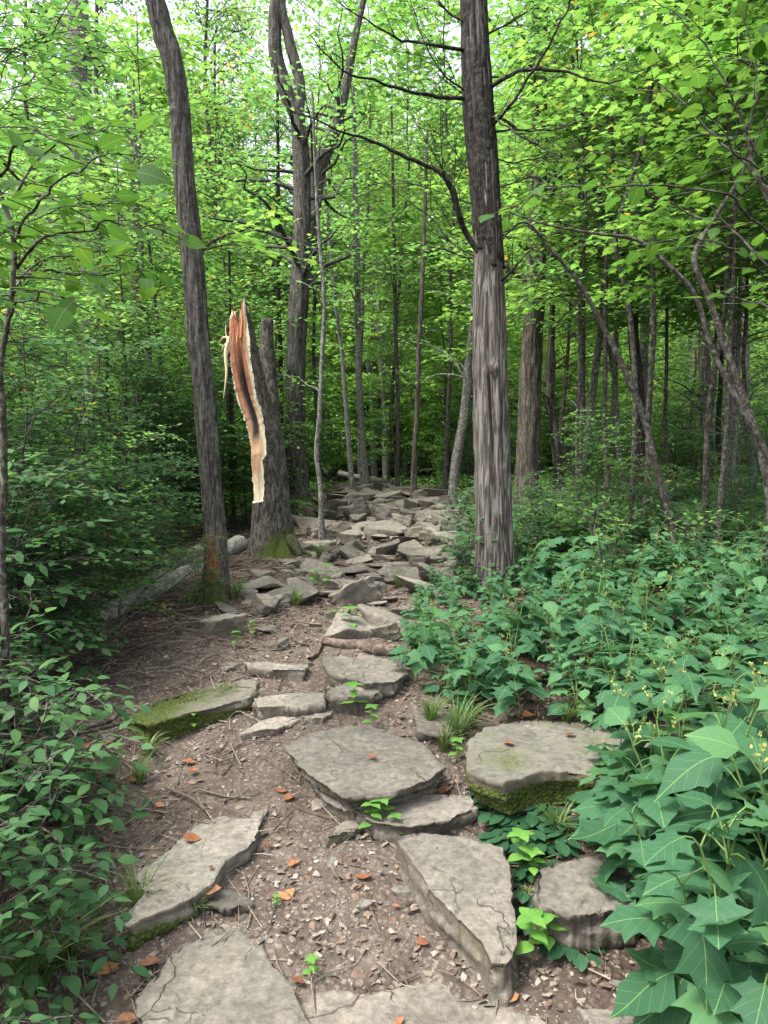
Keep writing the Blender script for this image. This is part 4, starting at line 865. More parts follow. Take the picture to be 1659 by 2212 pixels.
# -- other standing trunks: rows of X, Y, width (top first), depth, bark, label, name, moss
def simple_tree(L_, d, mat, label, name='slender_tree', cat='tree', moss=0, group=None, forks=(), ns=24, seed=0, amp=.012, patch=None, twigs=0, t0=.3, tl=1.0):
    g = G(L_[-1][0], L_[-1][1]) if d is None else None
    d = g.y if g is not None else d
    zb = hz(P(L_[-1][0], L_[-1][1], d).x, d) - .06
    p = col(L_, d)
    if p[0][2] > zb + .1: p = np.vstack([[p[0][0], p[0][1], zb, p[0][3] * 1.15], p])
    else: p[0][2] = min(p[0][2], zb)
    o = (p[0][0], p[0][1], zb + .06)
    me, c, r = trunk_mesh('trunk', p, mat, ns=ns, step=.05, amp=amp, seed=seed, ridge=22, flare=.15, origin=o, attrs={'moss': (lambda A, Hh, V: moss * np.exp(-(Hh / .45)**2))} if moss else None)
    t = thing(name, o, label, cat, group); link('trunk', me, t)
    if twigs:
        rr_ = random.Random(seed); lf = Bag(); n_ = len(c)
        for _ in range(twigs):
            b = Branch(seed * 31 + _)
            i = b.r.randint(int(n_ * t0), n_ - 3); a = b.r.uniform(0, 6.28); ln = b.r.uniform(.4, 1.3) * tl; v = Vector((cos(a), sin(a), b.r.uniform(.1, 1.0))) * ln; p0 = Vector(c[i])
            q = b.limb([p0, p0 + v * .5, p0 + v + Vector((0, 0, -.1 * ln))], r[i] * .3, .003, wob=.06, ns=5, n=8); sprays(b.b, lf, q, b.r, DIAMOND, .16 / tl, .4 * tl**.5, .08, .1, start=.4); link('branch', shift(b.b.mesh('branch', mat), o), t)
        link('crown', shift(lf.mesh('crown', UNDER), o), t)
    if forks:
        for Lf_, r0, r1 in forks:
            b = Branch(seed); b.limb(px_pts(Lf_, d), r0, r1, wob=.015, ns=12); link('branch', shift(b.b.mesh('branch', mat), o), t)
    return t, c
simple_tree([(578, 690, 26), (576, 720, 30), (580, 800, 36), (588, 900, 40), (596, 1000, 42), (600, 1100, 46)], 9.2, BK_SNAP, 'dead broken topped snag standing right behind the snapped tree', 'dead_snag', seed=4, amp=.02)
t, _ = simple_tree([(640, 222, 30), (645, 270, 34), (650, 340, 37), (653, 430, 39), (651, 560, 40), (645, 660, 42), (640, 760, 44), (638, 880, 45), (640, 980, 46), (645, 1060, 52), (652, 1122, 74)], None, BK_GREY, 'big forked tree with mossy roots at the left of the crest', 'forked_tree', moss=.8, seed=12, ns=48, amp=.02, twigs=16, t0=.55, tl=2.0,
    forks=[([(642, 250), (622, 208), (602, 140), (593, 60), (597, -10), (598, -90)], .115, .08), ([(644, 245), (647, 190), (640, 140), (622, 75), (606, 10), (602, -80)], .09, .06)])
b_ = G(652, 1122); rt = Branch(77)
for X, Y in [(690, 1100), (668, 1112), (625, 1120), (705, 1108)]: rt.limb([P(652, 1085, b_.y - .15), P((652 + X) / 2, 1098, b_.y - .25), P(X, Y + 6, b_.y - .4)], .1, .03)
mm = shift(rt.b.mesh('root', BK_GREY), t.location); mm.attributes.new('moss', 'FLOAT', 'POINT').data.foreach_set('value', np.full(len(mm.vertices), .42)); link('root', mm, t)
simple_tree([(800, -60, 12), (765, 90, 16), (747, 190, 20), (732, 255, 26), (710, 310, 32), (688, 370, 32), (682, 430, 30), (668, 540, 26), (652, 660, 22), (646, 900, 20)], 14.5, BK_GREY, 'upper trunk leaning right beyond the forked tree', 'leaning_trunk_tree', seed=14, twigs=20, t0=.5, tl=1.8)
simple_tree([(1168, -80, 30), (1166, 80, 32), (1166, 240, 34), (1163, 420, 36), (1158, 560, 42), (1152, 700, 44), (1146, 820, 48), (1142, 940, 52), (1138, 1020, 54), (1138, 1110, 66)], None, BK_OAK, 'stout furrowed oak standing right behind the bare cedar', 'oak_tree', moss=.35, seed=15, ns=48, amp=.02, twigs=26, t0=.35, tl=1.8)
BG = 'background trunks of the far wood'
spec = [([(1035, 560, 16), (1018, 740, 20), (1002, 900, 22), (985, 1000, 22), (978, 1090, 26)], 12.5, BK_PALE, 'slightly leaning pale grey trunk left of the cedar'),
        ([(912, 610, 10), (905, 760, 11), (900, 900, 12), (895, 1000, 13), (893, 1075, 18)], 14.0, BK_OAK, 'thin straight brownish trunk near the centre of the crest'),
        ([(852, 560, 8), (856, 760, 9), (860, 900, 9), (858, 1052, 12)], 16.5, BK_GREY, 'very thin grey trunk left of the brownish one'),
        ([(770, 520, 13), (774, 700, 14), (776, 850, 15), (782, 960, 16), (790, 1062, 24)], 15.5, BK_PALE, 'slender pale trunk growing right of the fallen log end'),
        ([(722, 640, 9), (738, 760, 10), (748, 880, 11), (755, 980, 12), (764, 1074, 15)], 14.5, BK_PALE, 'spotted thin trunk leaning over the fallen log end'),
        ([(690, 520, 8), (700, 640, 9), (694, 800, 10), (690, 900, 11), (684, 980, 11), (692, 1050, 11), (694, 1122, 13), (696, 1165, 18)], 8.9, BK_PALE, 'thin crooked sapling with a kinked stem beside the crest rocks'),
        ([(601, 440, 9), (602, 640, 10), (606, 800, 11), (606, 1000, 12)], 15, BK_DARK, 'dark thin trunk between the snag and the forked tree'),
        ([(1192, 700, 14), (1188, 830, 18), (1200, 950, 20), (1208, 1080, 24)], 12, BK_GREY, 'grey trunk right of the oak'),
        ([(1225, 780, 8), (1215, 900, 10), (1210, 1000, 10), (1216, 1070, 14)], 12.6, BK_OAK, 'thin trunk crossing in front of the grey one right of the oak'),
        ([(1256, 690, 13), (1255, 820, 15), (1258, 930, 16), (1252, 1080, 22)], 11.6, BK_PALE, 'left of two crossing mottled trunks on the right'),
        ([(1300, 690, 15), (1284, 820, 17), (1272, 920, 17), (1250, 1060, 20)], 11.2, BK_PALE, 'right of two crossing mottled trunks, leaning right'),
        ([(1312, 720, 9), (1330, 850, 11), (1335, 960, 12), (1345, 1060, 14)], 11.8, BK_PALE, 'birch like spotted sapling leaning left'),
        ([(1398, 500, 18), (1395, 640, 19), (1390, 800, 20), (1385, 940, 22), (1382, 1110, 26)], 12.8, BK_PALE, 'smooth pale grey trunk right of the mossy forked tree'),
        ([(1521, 720, 24), (1524, 860, 26), (1528, 1000, 28), (1528, 1120, 32)], 14.0, BK_GREY, 'broad shaded brown trunk in the right distance'),
        ([(1560, 620, 9), (1558, 800, 10), (1552, 950, 12), (1560, 1060, 13)], 12.0, BK_DARK, 'dark curved thin trunk in the right distance'),
        ([(1580, 780, 18), (1575, 920, 20), (1568, 1020, 20), (1562, 1150, 24)], 10.6, BK_PALE, 'left pale trunk of the clump near the right edge'),
        ([(1592, 850, 12), (1586, 960, 13), (1580, 1150, 15)], 10.4, BK_PALE, 'right spotted trunk of the clump near the right edge'),
        ([(1604, 540, 12), (1610, 700, 14), (1612, 850, 15), (1630, 1080, 17)], 13.4, BK_PALE, 'pale trunk rising at the far right edge'),
        ([(1330, 760, 12), (1326, 900, 14), (1322, 1080, 16)], 15, BK_GREY, 'straight grey pole behind the spotted sapling'),
        ([(165, -80, 44), (172, 100, 46), (176, 300, 48), (200, 560, 52), (205, 860, 56), (208, 1000, 60)], 17, BK_PALE, 'big pale faint trunk at the upper left'),
        ([(290, 520, 20), (296, 650, 22), (298, 800, 24), (300, 1000, 26)], 16, BK_OAK, 'brown trunk left of the leaning tree'),
        ([(302, 500, 11), (312, 640, 12), (322, 760, 13), (328, 900, 14), (330, 1050, 16)], 12, BK_PALE, 'thin leaning trunk beside the brown trunk'),
        ([(205, 800, 30), (204, 900, 34), (206, 1060, 38)], 22, BK_GREY, 'blurred wide trunk deep in the left wood'),
        ([(498, 870, 9), (500, 960, 10), (502, 1060, 12)], 11, BK_DARK, 'dark thin trunk between the leaning and snapped trees')]
for k, (L_, d, mat, lab) in enumerate(spec):
    if L_[0][1] > 0:   # carry the stem on upwards into the leaves
        a, b = L_[0], L_[1]; L_ = [(a[0] + (a[0] - b[0]) * 1.6, a[1] - 330, a[2] * .6)] + L_
    simple_tree(L_, d, mat, lab, 'slender_tree' if L_[-1][2] < 30 else 'forest_tree', seed=20 + k, moss=.3 if k in (1, 4) else 0, group=None, ns=16, twigs=14)
simple_tree([(1370, 640, 22), (1368, 720, 22), (1376, 800, 24), (1382, 900, 26), (1388, 1010, 30)], 10.2, BK_DARK, 'mossy dark trunk with a wide Y fork on the right', 'y_forked_tree', moss=.3, seed=51,
    forks=[([(1370, 645), (1352, 600), (1335, 520), (1300, 440), (1270, 350), (1262, 250), (1235, 120)], .06, .02), ([(1370, 645), (1380, 590), (1395, 500), (1425, 440), (1460, 340), (1500, 210)], .06, .02)])
# long thin arching saplings on the right
for k, (L_, lab) in enumerate([([(1075, 525, 4), (1130, 480, 5), (1190, 540, 7), (1250, 610, 9), (1300, 700, 12), (1345, 790, 13), (1390, 900, 15), (1425, 1040, 16), (1450, 1130, 17), (1452, 1290, 20)], 'long grey sapling arching left across the right side'),
        ([(1660, 240, 4), (1600, 380, 7), (1545, 470, 10), (1500, 560, 12), (1530, 640, 14), (1570, 760, 15), (1610, 870, 17), (1640, 960, 18), (1665, 1100, 20)], 'crooked pale sapling bending at the right edge'),
        ([(1090, 455, 3), (1180, 485, 4), (1290, 505, 6), (1380, 520, 8), (1440, 570, 9), (1490, 620, 10), (1540, 760, 12), (1600, 880, 14), (1668, 1010, 15)], 'thin dark sapling arching far left at the right edge'),
        ([(1435, -80, 5), (1418, 80, 7), (1405, 200, 9), (1390, 300, 10), (1360, 400, 10), (1330, 520, 10), (1355, 640, 11), (1368, 760, 12)], 'dark thin stem rising across the upper right')]):
    simple_tree(L_, [6.6, 5.6, 5.2, 7.5][k], BK_TWIG, lab, 'arching_sapling', 'sapling', seed=60 + k, ns=10, amp=.003)

# -- fallen wood
def log_thing(name, a, b, r0, r1, mat, label, cat='log', ends=None):
    a, b = np.array(a), np.array(b); mid = (a + b) / 2 + np.array([0, 0, -.02])
    me, _, _ = trunk_mesh('log', np.array([[*a, r0], [*mid, (r0 + r1) / 2], [*b, r1]]), mat, ns=28, step=.05, amp=.01, seed=len(label), origin=a)
    return tag(link(name, me, loc=a), label, cat)
g1, g2 = P(732, 1023, 19), P(850, 1041, 18.2); log_thing('fallen_log', g1, g2, .09, .05, BK_LOG, 'pale fallen log lying in the greenery beyond the crest')
pa, pb_ = G(330, 1335), P(540, 1178, 8.6)
log_thing('fallen_tree', Vector(pa) + Vector((-.3, -.1, .06)), pb_ + Vector((-.15, .1, .0)), .07, .12, BK_LOG, 'weathered whitish fallen tree lying behind the leaning tree on the left', 'fallen tree')
pa, pb_ = G(270, 1310), P(430, 1195, 8.3); log_thing('fallen_limb', Vector(pa) + Vector((0, 0, .1)), pb_ + Vector((0, 0, .0)), .05, .1, BK_LOG, 'thinner greyish fallen limb beside the whitish fallen trunk', 'limb')
def stick(name, L_, r0, r1, mat, label, lift=.015, cat='stick', seed=0):
    b = Branch(seed); p = [G(x, y) + Vector((0, 0, lift)) for x, y in L_]
    b.limb(p, r0, r1, wob=.02, ns=8); o = p[0]; return tag(link(name, shift(b.b.mesh(name, mat), o), loc=o), label, cat)
stick('exposed_root', [(700, 1392), (740, 1398), (780, 1400), (815, 1412), (850, 1414)], .03, .045, ROOTM, 'smooth exposed root crossing the trail above the cracked slab', .02, 'root')
stick('exposed_root', [(668, 1430), (686, 1415), (693, 1395), (700, 1380)], .012, .014, ROOTM, 'small forked root left of the cracked slab', .02, 'root', 1)
stick('exposed_root', [(630, 1376), (645, 1392), (665, 1398)], .014, .008, ROOTM, 'short curved root in the middle of the trail', .015, 'root', 2)
for k, (L_, r_) in enumerate([([(700, 1205), (745, 1198), (790, 1206), (840, 1200)], .02), ([(760, 1192), (800, 1185), (830, 1192), (880, 1186)], .016), ([(820, 1172), (860, 1166), (905, 1170)], .018), ([(690, 1228), (730, 1222), (780, 1230), (815, 1226)], .018),
        ([(845, 1215), (880, 1208), (925, 1212)], .02), ([(640, 1210), (668, 1222), (700, 1226)], .02), ([(720, 1178), (755, 1168), (790, 1160)], .014), ([(860, 1240), (895, 1232), (940, 1238)], .018), ([(600, 1222), (630, 1236), (672, 1242)], .014), ([(800, 1142), (840, 1146), (880, 1140)], .016), ([(655, 1100), (690, 1106), (720, 1102), (750, 1096)], .05)]):
    stick('exposed_root', L_, r_, r_ * .6, ROOTM, ['root at the right foot of the snapped tree', 'upper thin root in the middle of the climb', 'root close to the plants high on the climb', 'root above the row of ledge stones', 'root reaching into the plants on the climb', 'root leaving the mossy foot of the snapped tree', 'thin root running up towards the blocky grey rock', 'lowest root at the right border of the climb', 'thin root on the soil below the snapped tree', 'root just below the crest rocks', 'thick root stretching right from the forked tree'][k], .015, 'root', 20 + k)
stick('fallen_stick', [(360, 1715), (390, 1728), (420, 1742), (440, 1765)], .008, .005, TWIGM, 'brown stick lying across the top edge of the long slab', .03)
stick('fallen_stick', [(100, 1610), (170, 1588), (230, 1572), (270, 1545)], .014, .01, BK_TWIG, 'long grey stick sloping up to the mossy step', .03, seed=3)
stick('fallen_stick', [(222, 2055), (215, 2000), (200, 1955)], .007, .005, TWIGM, 'thin brown stick standing in the soil at lower left', .01, seed=4)
stick('fallen_stick', [(870, 2118), (892, 2150), (945, 2186)], .003, .002, TWIGM, 'thin twig on the flat bedrock at the bottom', .012, seed=5)
stick('fallen_stick', [(860, 2130), (905, 2112)], .0035, .002, TWIGM, 'short twig pointing at the wedge slab tip', .012, seed=6)
stick('fallen_stick', [(610, 1640 + 290), (640, 1950)], .003, .003, TWIGM, 'short dark twig by the bottom left slab', .01, seed=7)
for k, (L_, lab) in enumerate([([(200, 1400), (290, 1330), (370, 1270), (430, 1215)], 'bare grey dead branch fanning up from the left bank'), ([(250, 1400), (262, 1290), (300, 1200)], 'upright bare dead twig left of the leaning tree'), ([(180, 1440), (300, 1290), (420, 1195)], 'long dead branch leaning on the fallen trunk')]):
    p0 = G(*L_[0]); b = Branch(90 + k); pp = [p0] + [P(x, y, p0.y + .5 * (i + 1)) for i, (x, y) in enumerate(L_[1:])]; b.limb(pp, .012, .004)
    tag(link('dead_branch', shift(b.b.mesh('dead_branch', BK_TWIG), p0), loc=p0), lab, 'branch')

# ---------------------------------------------------------------- the forest: tree kinds, each built once
def kind(seed, leafmat, barkmat, **k):
    W, L = woody(seed, **k); return W.mesh('trunk', barkmat), L.mesh('crown', leafmat)
SAP = [kind(300 + k, [UNDER, LIME][k % 2], BK_TWIG, h=[5.5, 6.5, 4.5, 7.5][k % 4], r0=.03, z0=.15, n_limb=46, limb=1.8, tpl=[DIAMOND, MAPLE][k % 2], lsize=[.1, .12][k % 2], twig_len=.5, twig_step=.13, leaf_step=.07, sub=2) for k in range(6)]
SAPH = [kind(350 + k, [UNDER, LIME][k % 2], BK_TWIG, h=[8.5, 9.5, 7.5][k % 3], r0=.035, z0=.36, n_limb=42, limb=2.0, tpl=[DIAMOND, MAPLE][k % 2], lsize=[.1, .12][k % 2], twig_len=.5, twig_step=.14, leaf_step=.075, sub=2) for k in range(4)]
TALL = [kind(400 + k, [LIME, FARL][k % 2], [BK_OAK, BK_PALE, BK_GREY][k % 3], h=[19, 16, 22][k % 3], r0=.15, z0=.22, n_limb=60, limb=3.6, elev=(5, 50), lsize=.17, twig_len=.8, twig_step=.22, leaf_step=.11, sub=3, wander=.03, jit=.5, curve=.15) for k in range(6)]
SHR = [kind(500 + k, [COOL, UNDER][k % 2], BK_TWIG, h=[1.5, 2.2, 1.9][k % 3], r0=.01, z0=.22, n_limb=48, limb=.8, elev=(0, 40), stems=4, spread=.3, lsize=.062, twig_len=.3, twig_step=.065, leaf_step=.035, sub=1, tpl=DIAMOND) for k in range(5)]
LOWS = [kind(600 + k, [COOL, UNDER][k % 2], BK_TWIG, h=.55, r0=.006, z0=.1, n_limb=16, limb=.4, elev=(5, 50), stems=4, spread=.4, lsize=.06, twig_len=.18, twig_step=.06, leaf_step=.04, sub=0, tpl=DIAMOND) for k in range(3)]
fr = random.Random(21)
def spot(x, y, z=None):
    X, Y = pix(x, y, hz(x, y) if z is None else z)
    marks = [(60, 'at the left edge'), (180, 'below the big pale upper left trunk'), (290, 'left of the brown trunk'), (430, 'just left of the leaning tree'), (540, 'between leaning and snapped trees'), (640, 'behind the snapped tree'), (720, 'right of the forked tree'), (800, 'over the fallen log'), (900, 'in the middle gap'),
             (1000, 'left of the bare cedar'), (1100, 'behind the bare cedar'), (1200, 'beside the oak'), (1310, 'around the crossing trunks'), (1420, 'by the mossy forked trunk'), (1530, 'left of the pale trunk clump'), (1620, 'around the pale trunk clump'), (99999, 'at the right edge')]
    a = next(t for m, t in marks if X < m)
    return a, ('nearest row' if y < 13 else 'second row' if y < 18 else 'middle distance' if y < 25 else 'far back' if y < 34 else 'farthest row')
KW = {'tall trees of the far wood': 'tall leafy tree', 'understory trees beyond the trail': 'slim young tree', 'shrubs on the far forest floor': 'small leaved shrub', 'small bushes among the broad plants': ''}
def place(kindlist, x, y, name, label, cat, group, sc=1.0, wn='trunk', ln='crown', k=None, dz=0):
    w, l = kindlist[fr.randrange(len(kindlist)) if k is None else k]
    if group in KW and 'small bushes' not in group: a, b = spot(x, y); label = KW[group] + ' ' + a + ', ' + b
    return plant_thing(name, w, l, (x, y, hz(x, y) - .03 + dz), label, cat, group, wn, ln, fr.uniform(0, 6.28), sc * fr.uniform(.85, 1.15))
# tall canopy trees
placed = []
def scatter(n, y0, y1, mind, ok, fn, wide=.62):
    c = 0; tries = 0
    while c < n and tries < n * 60:
        tries += 1; y = y0 + (y1 - y0) * fr.random()**.8; x = fr.uniform(-1, 1) * (wide * y + 1.5)
        if any((x - a)**2 + (y - b)**2 < mind**2 for a, b in placed[-400:]) or not ok(x, y): continue
        placed.append((x, y)); fn(x, y); c += 1
sky_gap = lambda x, y: not (-.17 < x / y < -.06)
scatter(62, 25, 50, 2.0, lambda x, y: sky_gap(x, y) or y > 42, lambda x, y: place(TALL, x, y, 'canopy_tree', 'tall leafy tree of the far wood, one of many alike', 'tree', 'tall trees of the far wood'))
scatter(16, 27, 46, 1.6, lambda x, y: -.32 < x / y < .02 and not (-.15 < x / y < -.095), lambda x, y: place(TALL, x, y, 'canopy_tree', None, 'tree', 'tall trees of the far wood'))
scatter(98, 10, 34, 1.0, lambda x, y: not (abs(x - .0) < 1.6 and y < 17) and not (abs(x / y + .12) < .05 and y < 15) and not (abs(x / y + .02) < .09 and y < 23), lambda x, y: place(SAPH if (y < 15.5 and x > -1) or fr.random() < .25 else SAP, x, y, 'understory_tree', 'young leafy tree in the understory beyond the trail, one of many alike', 'tree', 'understory trees beyond the trail', 1.0))
scatter(90, 9.5, 26, .8, lambda x, y: abs(x) > 1.9 and not (abs(x / y + .02) < .1 and y < 24) and not (x > 0 and y < 13), lambda x, y: place(SHR, x, y, 'woodland_shrub', 'small leaved shrub on the far forest floor, one of many alike', 'shrub', 'shrubs on the far forest floor', 1.0, 'stems', 'foliage'))
# hand placed understory
def at_x(X, d): return (X - CX) / F_ * d
for X, d, sc, lab in [(-60, 6.2, .95, 'leafy sapling filling the left edge at middle height'), (260, 9.8, 1.0, 'bright green sapling behind the leaning tree'), (505, 10.6, .8, 'young maple behind the splintered top of the snapped tree'),
                      (1750, 5.6, .95, 'young tree spreading leaves across the upper right edge'), (1530, 7.6, 1.0, 'young tree with layered leaves on the right'), (1310, 8.8, 1.0, 'young tree with layered leaves right of the oak'), (1700, 8.5, 1.0, 'young tree beyond the sapling at the right edge'), (840, 17.5, .8, 'bright young tree over the fallen log')]:
    x = at_x(X, d); place(SAPH if X > 1000 or X < 300 else SAP, x, d, 'young_tree', lab, 'tree', None, sc)
for X, d, sc, lab in [(40, 4.6, .9, 'dense blue green shrub at the left edge'), (-20, 5.6, 1.15, 'taller shrub behind the left edge shrub'), (150, 5.6, 1.0, 'shrub filling the left middle'), (300, 7.4, 1.05, 'shrub just left of the leaning tree'),
                      (110, 7.2, 1.2, 'shrub behind the left middle shrub'), (230, 9.4, 1.15, 'shrub in front of the brown trunk'), (410, 9.8, 1.1, 'shrub behind the leaning tree'), (500, 10.4, 1.0, 'shrub left of the snapped tree'), (20, 9.5, 1.3, 'shrub far back on the left'),
                      (1180, 7.6, .6, 'shrub right behind the bare cedar'), (1290, 7.0, .65, 'dense dark shrub right of the bare cedar'), (1420, 7.4, .6, 'shrub right of the dense dark shrub'), (1600, 7.8, .6, 'shrub near the right edge'), (1360, 9.0, .6, 'shrub behind the dense dark shrub'),
                      (1700, 6.8, .6, 'shrub beyond the right edge'), (300, 6.3, .38, 'low leafy shrub before the whitish fallen tree'), (225, 6.0, .42, 'low leafy shrub at the lower end of the whitish fallen tree'), (365, 7.0, .3, 'low leafy shrub near the foot of the leaning tree'), (430, 5.5, .3, 'tiny leafy bush left of the leaning tree foot'), (-60, 3.9, 1.1, 'shrub crowding the left edge at eye height'), (90, 4.2, .6, 'shrub in front of the dense blue green one'), (190, 4.6, .7, 'airy shrub over the left bank'), (0, 7.5, 1.5, 'tall thicket shrub behind the left edge'), (180, 9.6, 1.5, 'tall thicket shrub in the left distance'), (330, 9.8, 1.4, 'tall thicket shrub between the two left trunks')]:
    place(SHR, at_x(X, d), d, 'leafy_shrub', lab, 'shrub', None, sc, 'stems', 'foliage')

# far wood and ground cover: uncountable
def far_wood():
    b = Bag(); n = 300000; th = (nr.rand(n) - .5) * 1.6; rad = 46 + 12 * nr.rand(n); hgt = 27 * nr.rand(n)**1.0
    x = rad * np.sin(th); y = rad * np.cos(th); den = fbm(x * .25, y * .25, hgt * .3, o=3) + .22 - np.clip(hgt - 14, 0, 20) * .04 - .3 * np.exp(-((x / y + .115) / .05)**2) * (hgt > 14); k = den > 0; x, y, hgt = x[k], y[k], hgt[k]; m = len(x)
    D = nr.randn(m, 3); D[:, 2] *= .4; N = np.stack([nr.randn(m) * .6, nr.randn(m) * .6, np.ones(m)], 1)
    b.leaves(DIAMOND, np.stack([x, y, H(x, y) + hgt], 1), D, N, .4 + .35 * nr.rand(m), nr.rand(m))
    tag(link('far_wood', b.mesh('far_wood', FARL)), 'distant mass of bright green foliage closing the wood', 'foliage', kind='stuff')
far_wood()
def cover():
    b = Bag(); n = 60000; y = 7.5 + 30 * nr.rand(n)**1.6; x = (nr.rand(n) * 2 - 1) * (.62 * y + 1)
    pm = path_mask(x, y); k = (pm < .05) & (fbm(x * .7, y * .7, o=3) > -.25) & ~((y < 11) & (x < -.6)); x, y = x[k], y[k]; m = len(x)
    D = nr.randn(m, 3); D[:, 2] *= .3; N = np.stack([nr.randn(m) * .4, nr.randn(m) * .4, np.ones(m)], 1)
    b.leaves(DIAMOND, np.stack([x, y, H(x, y) + .03 + .3 * nr.rand(m)**1.2], 1), D, N, .06 + .07 * nr.rand(m), nr.rand(m))
    tag(link('ground_cover', b.mesh('ground_cover', UNDER)), 'low leafy ground cover across the forest floor', 'ground cover', kind='stuff')
cover()

# ---------------------------------------------------------------- broad leaved plants on the right
def broad_plant(seed, h, ls, npair=4, nst=2, flowers=False, lean=(0, 0), spread=.25):
    r = random.Random(seed); S, Lf = Bag(), Bag(); FL = []
    for s_ in range(nst):
        az = 2 * pi * (s_ + r.random()) / nst; hh = h * r.uniform(.7, 1.05); t = np.linspace(0, 1, 8)
        c = np.stack([(cos(az) * spread * h + lean[0] * h) * t**1.4, (sin(az) * spread * h + lean[1] * h) * t**1.4, hh * t - .04 * h * t**2], 1)
        S.tube(c, .006, .0025, 6); phi = r.uniform(0, 3)
        for k in range(npair + 1):
            f = .3 + .7 * k / npair; p = np.array([np.interp(f, t, c[:, j]) for j in range(3)]); phi += pi / 2 + r.uniform(-.4, .4)
            for sgn in (0, pi):
                if r.random() < .08: continue
                a = phi + sgn + r.uniform(-.3, .3); el = r.uniform(.05, .5) + .5 * (f > .95); pl = ls * r.uniform(.35, .8) * (1.1 - .6 * f)
                d = np.array([cos(a) * cos(el), sin(a) * cos(el), sin(el)]); q = p + d * pl
                S.tube(np.array([p, p + d * pl * .5 + [0, 0, .008], q]), .0028, .002, 4)
                size = ls * (1.15 - .55 * f) * r.uniform(.75, 1.15); pitch = r.uniform(-.55, .15) + .3 * (f > .95)
                D = np.array([[cos(a), sin(a), pitch]]); N = np.array([[cos(a) * .3 + r.gauss(0, .22), sin(a) * .3 + r.gauss(0, .22), 1.]])
                Lf.leaves(r.choice(CUPV), q[None] - D * size * .02, D, N, size, r.random() * .9)
        if flowers:
            Fl = Bag(); FL.append(Fl)
            for _ in range(6):
                a = r.uniform(0, 6.3); d = np.array([cos(a) * .4, sin(a) * .4, 1.]) * r.uniform(.03, .11); q = c[-1] + d
                S.tube(np.array([c[-1], c[-1] + d * .6, q]), .0012, .0008, 3)
                Fl.tube(np.array([c[-1] + d * .3, q]), .001, .001, 3)
                for _k in range(5): Fl.leaves(OVAL, q[None], nr.randn(1, 3), nr.randn(1, 3), .012, r.random())
    return S.mesh('stem', STEM), Lf.mesh('leaves', CUPM), [f.mesh('flower_head', YEL) for f in FL]
CUPV = [CUP, CUP2] + [(t[0] * [1, 1, m_] + np.stack([0 * t[0][:, 0], 0 * t[0][:, 0], e_ * np.sin(t[0][:, 0] * 6 + t[0][:, 1] * 9)], 1), *t[1:]) for t, m_, e_ in ((CUP, 1.9, .02), (CUP2, .3, .03), (CUP, -.4, .03), (CUP2, 2.2, .02))]
STEM = leaf_mat('green_stem', (.1, .17, .05), (.13, .2, .06), (.16, .2, .08), .1, 1)
YEL = leaf_mat('yellow_floret', (.2, .26, .08), (.3, .33, .1), (.4, .4, .16), .3, 1.2)
BP = [broad_plant(700 + k, [.5, .42, .6, .36, .55, .45][k], [.2, .17, .22, .16, .19, .15][k], [4, 3, 5, 3, 4, 4][k], [2, 3, 2, 3, 3, 4][k], k in (2, 4)) for k in range(6)]
def bed_row(x, y):
    X_, Y_ = pix(x, y, hz(x, y))
    row = ['at the back of the bed', 'in the rear of the bed', 'level with the bare cedar', 'in the middle of the bed'][min(3, int(np.searchsorted([1150, 1210, 1290], Y_)))]
    return row + ', ' + next(t for m, t in [(960, 'spilling onto the trail'), (1080, 'along the trail edge'), (1200, 'below the oak'), (1330, 'left of centre'), (1460, 'in the centre'), (1590, 'right of centre'), (1e9, 'by the right frame edge')] if X_ < m)
def put_broad(k, x, y, label, group=None, sc=1.0, rz=None, z=None):
    if group:
        X_, Y_ = pix(x, y, hz(x, y)); row = ['at the back of the bed', 'in the rear of the bed', 'level with the bare cedar', 'in the middle of the bed', 'in the front middle of the bed', 'behind the mossy boulder', 'at the front of the bed'][int(np.searchsorted([1150, 1210, 1290, 1380, 1470, 1570], Y_))]
        a = next(t for m, t in [(960, 'spilling onto the trail'), (1080, 'along the trail edge'), (1200, 'below the oak'), (1330, 'left of centre'), (1460, 'in the centre'), (1590, 'right of centre'), (1e9, 'by the right frame edge')] if X_ < m)
        label = ['lobed leaf', 'low wide leaved', 'tall flowering', 'short dense', 'bushy flowering', 'small leaved'][k] + ' plant ' + row + ', ' + a
    s_, l_, f_ = BP[k]
    return plant_thing('broad_leaved_plant', s_, l_, (x, y, hz(x, y) - .01 if z is None else z), label, 'plant', group, 'stem', 'leaves', fr.uniform(0, 6.28) if rz is None else rz, sc, extra=[('flower_head', f) for f in f_])
